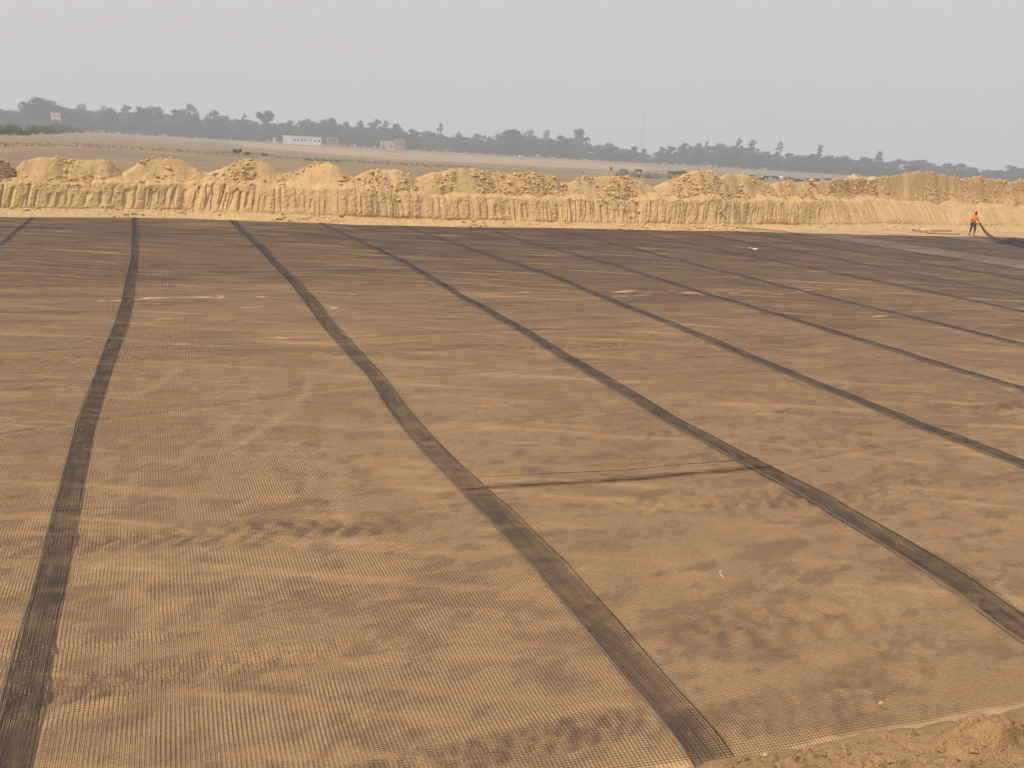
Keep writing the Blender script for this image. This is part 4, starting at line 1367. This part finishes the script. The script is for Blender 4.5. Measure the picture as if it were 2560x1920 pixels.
def animal(name, pose):
    """cattle, head towards -X; about 1.4 m at the shoulder, 2.3 m long"""
    zb = 1.08 if pose != 'lying' else .55
    v = [(0, 0, zb), (-.55, 0, zb + .02), (.55, 0, zb + .03), (.95, 0, zb + .02)]
    r = [(.31, .37), (.29, .36), (.30, .33), (.20, .25)]
    e = [(0, 1), (0, 2), (2, 3)]
    v += [(-.95, 0, zb + .08)]; r += [(.2, .26)]; e += [(1, 4)]
    if pose == 'graze':
        hd = [(-1.25, 0, zb - .28), (-1.42, 0, zb - .68), (-1.52, 0, zb - .96)]
    elif pose == 'lying':
        hd = [(-1.22, 0, zb + .28), (-1.45, .05, zb + .34), (-1.78, .08, zb + .18)]
    else:
        hd = [(-1.22, 0, zb + .16), (-1.45, 0, zb + .2), (-1.80, 0, zb + .02)]
    for q, rr in zip(hd, (.17, .16, .09)):
        v.append(q); r.append(rr); e.append((len(v) - 2, len(v) - 1))
    hi = len(v) - 2
    v += [(1.16, 0, zb + .04), (1.22, 0, zb - .3), (1.23, 0, zb - .62)]; r += [.05, .03, .045]; k = len(v)
    e += [(3, k - 3), (k - 3, k - 2), (k - 2, k - 1)]
    for sy in (-1, 1):
        if pose == 'lying':
            leg = [[(-.62, sy * .24, .36), (-.95, sy * .34, .16), (-.6, sy * .36, .08)], [(.7, sy * .26, .38), (.45, sy * .46, .2), (.85, sy * .48, .08)]]
        else:
            st = .07 * sy
            leg = [[(-.66, sy * .2, .78), (-.70 + st, sy * .2, .42), (-.66 + st * 1.6, sy * .2, .05)],
                   [(.72, sy * .2, .80), (.62 - st, sy * .2, .58), (.86 - st, sy * .2, .36), (.80 - st * 1.5, sy * .2, .05)]]
        for L_, par in ((leg[0], 1), (leg[1], 2)):
            for n_i, q in enumerate(L_):
                v.append(q)
                r.append((.15, .10, .075, .07)[n_i] if par == 2 else (.13, .08, .07)[n_i])
                e.append((par if n_i == 0 else len(v) - 2, len(v) - 1))
    me = grow(name, v, e, r, 0, 1)
    hx, hy, hz = v[hi]
    horns = MB()
    ears = MB()
    for sy in (-1, 1):
        horns.tube([(hx + .02, sy * .10, hz + .12), (hx + .14, sy * .30, hz + .18), (hx + .34, sy * .36, hz + .24), (hx + .46, sy * .24, hz + .30)], [.045, .04, .028, .01], 6)
        ears.tube([(hx + .04, sy * .14, hz + .04), (hx + .08, sy * .28, hz - .02), (hx + .06, sy * .38, hz - .06)], [.03, .06, .015], 6)
    return me, horns, ears
M['buff'] = plain('buffalo_hide', (.020, .017, .018), .5, .25, 3, .4)
M['greybuff'] = plain('grey_hide', (.16, .14, .13), .5, .25, 3, .5)
M['browncow'] = plain('brown_hide', (.17, .10, .07), .6, .2, 3, .3)
M['whitecow'] = plain('white_hide', (.66, .62, .58), .7, .1, 3, .3)
M['horn'] = plain('horn', (.10, .09, .08), .5, .15, 6)
ANIM = {p: animal('cattle_' + p, p) for p in ('graze', 'stand', 'lying')}
HORN, EAR = {}, {}
_mesh_cache = {}
def cattle(name, label, u, v, pose, mat, rz, scale=1.0, group='cattle grazing in the field', horns=True, cat='buffalo'):
    g = ground(u, v)
    o = empty(name, tuple(g), label, cat, group, facing(g) + rz)
    me, hb, eb = ANIM[pose]
    key = (pose, mat)
    if key not in _mesh_cache:
        c = me.copy(); c.materials.append(M[mat])
        _mesh_cache[key] = (c, hb.mesh('horns', M['horn'], True), eb.mesh('ears', M[mat], True))
    a, b, c = _mesh_cache[key]
    link('body', a, o)
    if horns: link('horns', b, o)
    link('ears', c, o)
    o.scale = (scale * 1.05,) * 3
    return o
cattle('buffalo', 'dark buffalo seen end-on, leftmost and farthest of the herd', 1527, 428, 'stand', 'buff', 1.45, .9)
cattle('buffalo', 'grey wet-backed buffalo, second from the left of the herd', 1559, 436, 'graze', 'greybuff', .25, 1.12)
cattle('buffalo', 'dark buffalo grazing head down by the green weeds', 1596, 435, 'graze', 'buff', .2, 1.0)
cattle('buffalo', 'black buffalo grazing left of the golden pair of mounds', 1677, 440, 'graze', 'buff', 2.6, 1.0)
cattle('buffalo', 'black buffalo grazing beside the golden mound\'s left slope', 1695, 440, 'graze', 'buff', .5, 1.0)
cattle('buffalo', 'black buffalo half hidden by the golden mound\'s left slope', 1708, 439, 'graze', 'buff', .3, 1.0)
cattle('buffalo', 'black buffalo touching the right slope of the golden pair', 1881, 449, 'stand', 'buff', .5, .95)
cattle('buffalo', 'black buffalo lying on the green patch', 1900, 452, 'lying', 'buff', .1, 1.15)
cattle('buffalo', 'black buffalo standing on the green patch behind the lying one', 1913, 451, 'stand', 'buff', 2.5, 1.0)
cattle('white_cow', 'white cow between the two black buffaloes on the green patch', 1907, 449.5, 'stand', 'whitecow', .4, .8, cat='cow')
cattle('buffalo', 'dark grey buffalo standing in front of the white cow', 1938, 452, 'stand', 'buff', .2, 1.0)
cattle('white_cow', 'white cow behind the dark grey buffalo', 1950, 451, 'stand', 'whitecow', 2.9, .9, cat='cow')
cattle('brown_cow', 'brown cow right of the white cow, head low', 1968, 453, 'graze', 'browncow', 3.0, 1.0, cat='cow')
cattle('buffalo', 'black buffalo lying low above the rubbly ridge', 1996, 457, 'lying', 'buff', .3, 1.25)
cattle('buffalo', 'black buffalo left behind the pale boulder on the ridge', 2024, 457, 'stand', 'buff', .2, .95)
cattle('buffalo', 'black buffalo right behind the pale boulder on the ridge', 2038, 458, 'graze', 'buff', 2.9, 1.05)
cattle('buffalo', 'black buffalo almost hidden behind the ridge, rightmost of the herd', 2071, 456, 'stand', 'buff', .1, .9)
for j, (u, v, lab) in enumerate(((1049, 385, 'leftmost of five white goats below the shelter'), (1055, 386, 'second of five white goats from the left'), (1065, 386.5, 'third of five white goats from the left'),
                                 (1070, 387, 'fourth of five white goats from the left'), (1080, 387, 'rightmost and longest of the five white goats'))):
    cattle('white_goat', lab, u, v, 'stand' if j % 2 else 'lying', 'whitecow', .2 + j, .42 if j < 4 else .55, 'white goats below the shelter', False, 'goat')
for j, (u, v, lab) in enumerate(((1553, 418, 'left one of two white goats behind the grey buffalo'), (1573, 419, 'right one of two white goats behind the grey buffalo'), (1710, 424, 'lone white goat above the golden mounds'))):
    cattle('white_goat', lab, u, v, 'stand', 'whitecow', .6 + j, .4, 'scattered white goats', False, 'goat')
cattle('white_cow', 'white cow standing at the foot of the right treeline', 1815, 424, 'stand', 'whitecow', .7, .75, 'white cattle by the treeline', True, 'cow')
cattle('white_cow', 'small white calf right of the treeline cow', 1827, 424, 'stand', 'whitecow', 1.5, .6, 'white cattle by the treeline', False, 'cow')
# pale boulder on the ridge
n_, z_ = crest_pt(2030 * 2212 / 2560, 449 * 2212 / 2560, 3.0)
x_, y_ = nt2xy(n_, float(foot_t(n_)) + 3.0)
V = ICO3_V * np.array([.22, .17, .13]) * (1 + .22 * vn(ICO3_V[:, 0] * 2 + 5, ICO3_V[:, 1] * 2 + ICO3_V[:, 2] * 2, 171)[:, None])
o = link('boulder', mesh_from('boulder', V, ICO3_F, M['clod'], False), None, 'pale boulder-sized clod perched on the rubbly ridge', 'boulder')
o.location = (float(x_), float(y_), z_ - .06)
# yellow tarpaulin
M['yellow'] = plain('yellow_tarp', (.80, .52, .08), .6, .1, 2)
g = ground(1857, 431)
V = ICO3_V.copy(); d = math.hypot(g[0], g[1])
V = np.stack([V[:, 0] * 1.15 * (1 + .2 * vn(V[:, 0] * 2, V[:, 1] * 2, 181)), V[:, 1] * .8, np.clip(V[:, 2], -.1, 1) * .5 * (1 - .5 * np.abs(V[:, 0])) + .08 * vn(V[:, 0] * 4, V[:, 1] * 4, 182)], 1)
o = link('yellow_tarpaulin', mesh_from('yellow_tarpaulin', V, ICO3_F, M['yellow']), None, 'bright yellow tarpaulin heap at the foot of the right treeline', 'tarpaulin')
o.location = tuple(g)
# small pale covered vehicle
M['palegreen'] = plain('pale_green_paint', (.45, .58, .50), .4, .05, 2, .5)
M['rubber'] = plain('rubber', (.03, .03, .03), .8, .1, 4)
g = ground(1299, 399)
o = empty('auto_rickshaw', tuple(g), 'small pale green covered vehicle on the field track', 'vehicle', None, facing(g) + .25)
mb = MB(); mb.box((.1, 0, .62), (1.7, 1.2, .62)); mb.box((-1.0, 0, .55), (.5, .8, .5))
link('body', mb.mesh('vehicle_body', M['palegreen']), o)
mb = MB(); mb.tube([(-.85, 0, 1.5), (-.3, 0, 1.72), (.4, 0, 1.72), (.95, 0, 1.45)], [.35, .45, .45, .38], 10)
link('canopy', mb.mesh('vehicle_canopy', M['white'], True), o)
mb = MB(); mb.box((-.92, 0, 1.2), (.04, .95, .55)); link('windscreen', mb.mesh('windscreen', M['dark']), o)
for wx, wy in ((-1.1, 0), (.6, -.58), (.6, .58)):
    mb = MB(); mb.tube([(wx, wy - .07, .22), (wx, wy + .07, .22)], .22, 12); link('wheel', mb.mesh('wheel', M['rubber'], True), o)

# ------------------------------------------------------------------ people
M['skin'] = plain('brown_skin', (.16, .085, .055), .55, .06, 6)
M['orange'] = plain('orange_cloth', (.88, .20, .025), .8, .06, 5)
M['navy'] = plain('dark_trousers', (.055, .05, .06), .85, .15, 8)
M['hair'] = plain('black_hair', (.012, .010, .010), .5, .1, 20)
M['bluegrey'] = plain('blue_grey_cloth', (.22, .25, .32), .85, .1, 6)
M['redcloth'] = plain('red_cloth', (.42, .12, .08), .85, .1, 6)
M['pinkcloth'] = plain('pink_cloth', (.72, .36, .30), .85, .1, 6)
BODY_V = [(0, 0, .92), (0, 0, 1.06), (0, -.01, 1.27), (0, 0, 1.42), (.01, -.01, 1.47), (.02, -.03, 1.545), (.02, -.025, 1.625),
          (-.17, 0, 1.37), (-.24, -.05, 1.12), (-.10, -.22, .98), (-.03, -.27, .94),
          (.17, 0, 1.37), (.26, -.08, 1.13), (.22, -.26, .98), (.23, -.33, .94),
          (-.09, 0, .84), (-.13, -.04, .48), (-.14, .02, .09), (-.15, -.13, .035),
          (.09, 0, .84), (.14, -.06, .48), (.15, .01, .09), (.18, -.13, .035)]
BODY_E = [(0, 1), (1, 2), (2, 3), (3, 4), (4, 5), (5, 6), (2, 7), (7, 8), (8, 9), (9, 10), (2, 11), (11, 12), (12, 13), (13, 14),
          (0, 15), (15, 16), (16, 17), (17, 18), (0, 19), (19, 20), (20, 21), (21, 22)]
BODY_R = [.125, .115, (.15, .12), .075, .05, .078, .072, .058, .042, .03, .034, .058, .042, .03, .034, .085, .055, .036, .034, .085, .055, .036, .034]
bv, be, br = list(BODY_V), list(BODY_E), list(BODY_R)
for hidx, sg in ((10, 1), (14, -1)):                       # five curled fingers on each hand
    hx, hy, hz = BODY_V[hidx]
    for j, (fx, ln) in enumerate(((-.03, .055), (-.01, .065), (.01, .06), (.03, .05))):
        bv.append((hx + fx, hy - .03, hz - .03)); br.append(.010); be.append((hidx, len(bv) - 1))
        bv.append((hx + fx, hy - .02, hz - .03 - ln)); br.append(.008); be.append((len(bv) - 2, len(bv) - 1))
    bv.append((hx + sg * .045, hy - .01, hz - .01)); br.append(.010); be.append((hidx, len(bv) - 1))
    bv.append((hx + sg * .05, hy - .03, hz - .05)); br.append(.008); be.append((len(bv) - 2, len(bv) - 1))
bv.append((.02, -.115, 1.56)); br.append(.014); be.append((5, len(bv) - 1))        # nose
PB = grow('person_body', bv, be, br, 0, 1)
def sub(idx, extra_r, name, repl=None):
    m = {q: i for i, q in enumerate(idx)}
    v = [(repl or {}).get(q, BODY_V[q]) for q in idx]
    e = [(m[a], m[b]) for a, b in BODY_E if a in m and b in m]
    rr = []
    for q in idx:
        b = BODY_R[q]
        rr.append(tuple(x + extra_r for x in b) if isinstance(b, tuple) else b + extra_r)
    return grow(name, v, e, rr, 0, 1)
SHIRT = sub([1, 2, 3, 7, 8, 11, 12], .022, 'shirt', {1: (0, 0, .95), 3: (0, 0, 1.40), 8: (-.235, -.045, 1.14), 12: (.25, -.075, 1.15)})
TROUS = sub([0, 15, 16, 17, 19, 20, 21], .020, 'trousers', {17: (-.14, -.01, .30), 21: (.148, -.02, .30)})
def person(label, loc, rz, shirt, trousers, hairmat, scale=1.0):
    o = empty('person', loc, label, 'person', None, rz)
    def part(nm, me, mt):
        c = me.copy(); c.materials.append(M[mt])
        return link(nm, c, o)
    part('body', PB, 'skin')
    part('shirt', SHIRT, shirt)
    part('trousers', TROUS, trousers)
    V = ICO3_V.copy(); kp = None
    V = V * np.array([.088, .098, .085]) + np.array([.02, -.012, 1.648])
    V[:, 2] = np.where((V[:, 1] < -.05), np.maximum(V[:, 2], 1.645), np.maximum(V[:, 2], 1.565))
    V = V + .006 * vn(ICO3_V[:, 0] * 5, ICO3_V[:, 1] * 5 + ICO3_V[:, 2] * 3, 191)[:, None]
    link('hair', mesh_from('hair', V, ICO3_F, M[hairmat]), o)
    for sx in (-.03, .03):
        link('eye', mesh_from('eye', ICO_V * .012 + np.array([.02 + sx, -.103, 1.59]), ICO_F, M['hair']), o)
        link('ear', mesh_from('ear', ICO_V * np.array([.012, .022, .03]) + np.array([.02 + sx * 2.75, -.03, 1.575]), ICO_F, M['skin']), o)
    o.scale = (scale,) * 3
    return o
pw = at_z(2428, 590, 0.0)
pn, pt = xy2nt(pw[0], pw[1])
pz = float(floor_z(np.array([pn]), np.array([pt]))[0])
person('worker in a bright orange shirt hauling a black net by the far bank', (pw[0], pw[1], pz), facing(pw) + .35, 'orange', 'navy', 'hair', .98)
p2 = at_z(2569, 600, 0.0)
person('worker in blue-grey clothes at the right edge, cut off by the frame', (p2[0], p2[1], 0), facing(p2) - .5, 'bluegrey', 'bluegrey', 'redcloth', .9)
g = ground(1436, 409)
person('tiny person in pink clothes standing far out in the field', tuple(g), facing(g), 'pinkcloth', 'pinkcloth', 'hair', .95)

# ------------------------------------------------------------------ the net the worker hauls
M['newnet'] = net_mat('new_geogrid', (.030, .028, .030), (.075, .066, .062), (.12, .1, .09))
hand = np.array([pw[0], pw[1], pz]) + np.array([.30, -.25, .93])
q1, q2, q3 = at_z(2480, 604, 0), at_z(2512, 610, 0), at_z(2560, 618, 0)
root = empty('hauled_geogrid', (q2[0], q2[1], 0), 'crumpled black net pulled up by the orange-shirted worker', 'geogrid')
org = np.array([q2[0], q2[1], 0])
m, nl = 46, 22
s = np.linspace(0, 1, m)
path = (1 - s)[:, None] ** 2 * hand + 2 * ((1 - s) * s)[:, None] * (np.array([*(hand[:2] * .45 + q1[:2] * .55), .12])) + s[:, None] ** 2 * (q2 + np.array([0, 0, .08]))
wid = .10 + 1.1 * s ** 1.4
lat = np.array([-.15, 1.0, 0.0]); lat /= np.linalg.norm(lat)
f = np.linspace(-.5, .5, nl)
G = path[None] + lat[None, None] * (f[:, None] * wid[None])[..., None]
G[..., 2] += .05 * np.sin(f[:, None] * 34 + s[None] * 4) * (1 - .5 * s)[None] + np.abs(f[:, None]) * .0
G[..., 2] = np.maximum(G[..., 2], .03)
V1, F1 = ribbons(G - org, lat, .013, .006)
G2 = np.swapaxes(G, 0, 1)
V2, F2 = ribbons(G2 - org, np.array([.9, .4, 0]), .013, .006)
link('hanging_sheet', mesh_from('hanging_sheet', np.concatenate([V1, V2]), np.concatenate([F1, F2 + len(V1)]), M['newnet']), root, kind='stuff')
rng = np.random.default_rng(12)
for lay in range(4):
    a, b = 40, 26
    uu, vv = np.meshgrid(np.linspace(-1.5, 1.9, a), np.linspace(-.75, .75, b), indexing='ij')
    zz = .06 + .09 * lay + .12 * np.abs(fbm(uu * 1.8, vv * 2.2, 210 + lay, 3)) + .05 * np.sin(vv * 11 + uu * 2 + lay)
    zz = zz * np.exp(-((uu - .3) / 1.4) ** 4) * np.exp(-(vv / .72) ** 4) + .03
    c0 = (q2 + q3) / 2 + np.array([.1, .15, 0])
    dx = (q3 - q2) / np.linalg.norm(q3 - q2)
    dy = np.array([-dx[1], dx[0], 0])
    G = c0[None, None] + uu[..., None] * dx + (vv * (1 - .12 * lay))[..., None] * dy
    G[..., 2] = zz
    V1, F1 = ribbons(G - org, dx, .016, .007)
    V2, F2 = ribbons(np.swapaxes(G, 0, 1) - org, dy, .016, .007)
    link('fold', mesh_from('fold', np.concatenate([V1, V2]), np.concatenate([F1, F2 + len(V1)]), M['newnet']), root, kind='stuff')

# ------------------------------------------------------------------ pipes, litter, scraps
M['pipe'] = plain('tan_cardboard_core', (.60, .38, .23), .7, .05, 2)
def soil_z(x, y):
    n, t = xy2nt(x, y)
    z = float(floor_z(np.array([n]), np.array([t]))[0])
    j = int(np.clip(np.searchsorted(bn, n), 0, len(bn) - 1))
    o_ = t - float(foot_t(n))
    if o_ > -.3:
        z = max(z, float(np.interp(o_, BANK_OO[:40, j], BANK_ZZ[:40, j])))
    return z
def rest(u, v, r):
    """point on a photo sight line lying r above the soil"""
    d = ray(u, v)
    s = 30.0
    while s < 70:
        p = d * s
        if EYE + p[2] - r < soil_z(p[0], p[1]): break
        s += .02
    return np.array([p[0], p[1], EYE + p[2]])
def pipe(label, a, b, r, wob=0.0, grp='pipes lying at the foot of the bank'):
    c = (a + b) / 2
    L_ = np.linalg.norm(b - a)
    dx = (b - a) / L_
    k = 20
    pts = [a + (b - a) * s + np.array([0, 0, wob * math.sin(s * 3.14)]) - c for s in np.linspace(0, 1, 7)]
    o = empty('pipe', tuple(c), label, 'pipe', grp)
    mb = MB(); mb.tube(pts, r, k, cap=False)
    link('barrel', mb.mesh('pipe_barrel', M['pipe'], True), o)
    mb = MB()
    side = np.cross(dx, (0, 0, 1)); side /= np.linalg.norm(side); upv = np.cross(side, dx)
    for e, sg in ((pts[0], 1), (pts[-1], -1)):
        V, F = [], []
        for j in range(k):
            w = 2 * math.pi * j / k
            q = math.cos(w) * side + math.sin(w) * upv
            V += [e + q * r * 1.0, e + q * r * .82, e + q * r * .82 + dx * sg * .3]
        for j in range(k):
            j2 = (j + 1) % k
            F += [(j * 3, j2 * 3, j2 * 3 + 1, j * 3 + 1), (j * 3 + 1, j2 * 3 + 1, j2 * 3 + 2, j * 3 + 2)]
        V.append(e + dx * sg * .3)
        F += [(j * 3 + 2, ((j + 1) % k) * 3 + 2, len(V) - 1) for j in range(k)]
        mb.add(V, F)
    link('open_end', mb.mesh('pipe_ends', M['wood'], True), o)
    return o
pipe('single tan pipe lying along the foot of the bank', rest(1856, 568, .055), rest(1967, 578, .055), .055)
pa, pb = at_z(2283, 575, .16), at_z(2378, 576, .16)
pipe('upper of two tan pipes, its dark open end to the left', pa, pb, .095)
pc, pd = at_z(2318, 581, .08), at_z(2398, 584, .08)
pipe('lower and longer reaching of two tan pipes beside the worker', pc, pd, .075)
# soil the pipes lie on, and the sacking thrown over them
V = ICO3_V * (1 + .2 * vn(ICO3_V[:, 0] * 3, ICO3_V[:, 1] * 3 + ICO3_V[:, 2], 221)[:, None])
c = (pa * .75 + pb * .25)
V = np.stack([V[:, 0] * .42, V[:, 1] * .22, np.clip(V[:, 2], -.3, 1) * .17], 1)
o = link('sacking', mesh_from('sacking', V, ICO3_F, M['clod']), None, 'crumpled tan sacking over the open end of the pipe pair', 'sacking')
o.location = (c[0] + .1, c[1] - .12, .14)
# white litter on the net
M['litter'] = plain('white_plastic', (.85, .84, .82), .5, .03, 5)
q = at_z(1884, 623, .02)
V = []
for j in range(9):
    for i_ in range(5):
        fx, fy = j / 8 - .5, i_ / 4 - .5
        V.append((fx * .42 + .02 * math.sin(i_ * 2), fy * .16, .05 + .07 * max(0, math.sin(j * .9 + .3)) * (1 - abs(fx)) + .02 * math.sin(i_ * 2.5 + j)))
o = link('plastic_scrap', mesh_from('plastic_scrap', np.array(V), grid_faces(9, 5), M['litter']), None, 'crumpled white plastic scrap lying on the far netting', 'litter')
nq, tq = xy2nt(q[0], q[1])
o.location = (q[0], q[1], float(net_z(np.array([nq]), np.array([tq]))[0]))
o.rotation_euler = (0, 0, -.25)
o.modifiers.new('thick', 'SOLIDIFY').thickness = .004
# pale stones lying on the net
for j, (u, v, r_, lab) in enumerate(((2202, 1757, .022, 'pale crumb of clay on the brown dish near the soil bank'), (1913, 1886, .022, 'pinkish stone at the very edge of the netting'),
                                     (812, 1287, .02, 'small white pebble on the wide strip'), (2306, 1683, .012, 'tiny white pebble beside the dark print'),
                                     (2538, 1510, .016, 'small pale pebble on the right seam'))):
    q = at_z(u, v, .02)
    nq, tq = xy2nt(q[0], q[1])
    V = ICO3_V * np.array([r_, r_ * .8, r_ * .65]) * .75 * (1 + .3 * vn(ICO3_V[:, 0] * 2 + j, ICO3_V[:, 1] * 2 + ICO3_V[:, 2] * 2, 231)[:, None])
    o = link('stone', mesh_from('stone', V, ICO3_F, M['clod'], False), None, lab, 'stone')
    o.location = (q[0], q[1], float(net_z(np.array([nq]), np.array([tq]))[0]) + r_ * .5)
# a bent dry stalk on the net
q = at_z(1806, 1436, .02)
nq, tq = xy2nt(q[0], q[1])
mb = MB(); mb.tube([(0, -.05, .005), (-.02, 0, .015), (-.015, .05, .012), (.015, .09, .008)], [.003, .003, .0025, .002], 5)
o = link('stalk', mb.mesh('stalk', M['litter'], True), None, 'short bent pale stalk lying on the netting', 'stalk')
o.location = (q[0], q[1], float(net_z(np.array([nq]), np.array([tq]))[0]) + .004)

# ------------------------------------------------------------------ haze
hz = bpy.data.meshes.new('haze')
mb = MB()
mb.box((0, 0, (50 - 3) / 2), (9800, 9800, 53))
m = bpy.data.materials.new('haze')
m.use_nodes = True
m.node_tree.nodes.clear()
pv = m.node_tree.nodes.new('ShaderNodeVolumePrincipled')
pv.inputs['Color'].default_value = (.76, .87, 1.0, 1)
pv.inputs['Density'].default_value = .00105
pv.inputs['Anisotropy'].default_value = 0.1
mo = m.node_tree.nodes.new('ShaderNodeOutputMaterial')
m.node_tree.links.new(pv.outputs[0], mo.inputs['Volume'])
link('haze', mb.mesh('haze', m), kind='stuff', label='even pale haze over the whole plain')
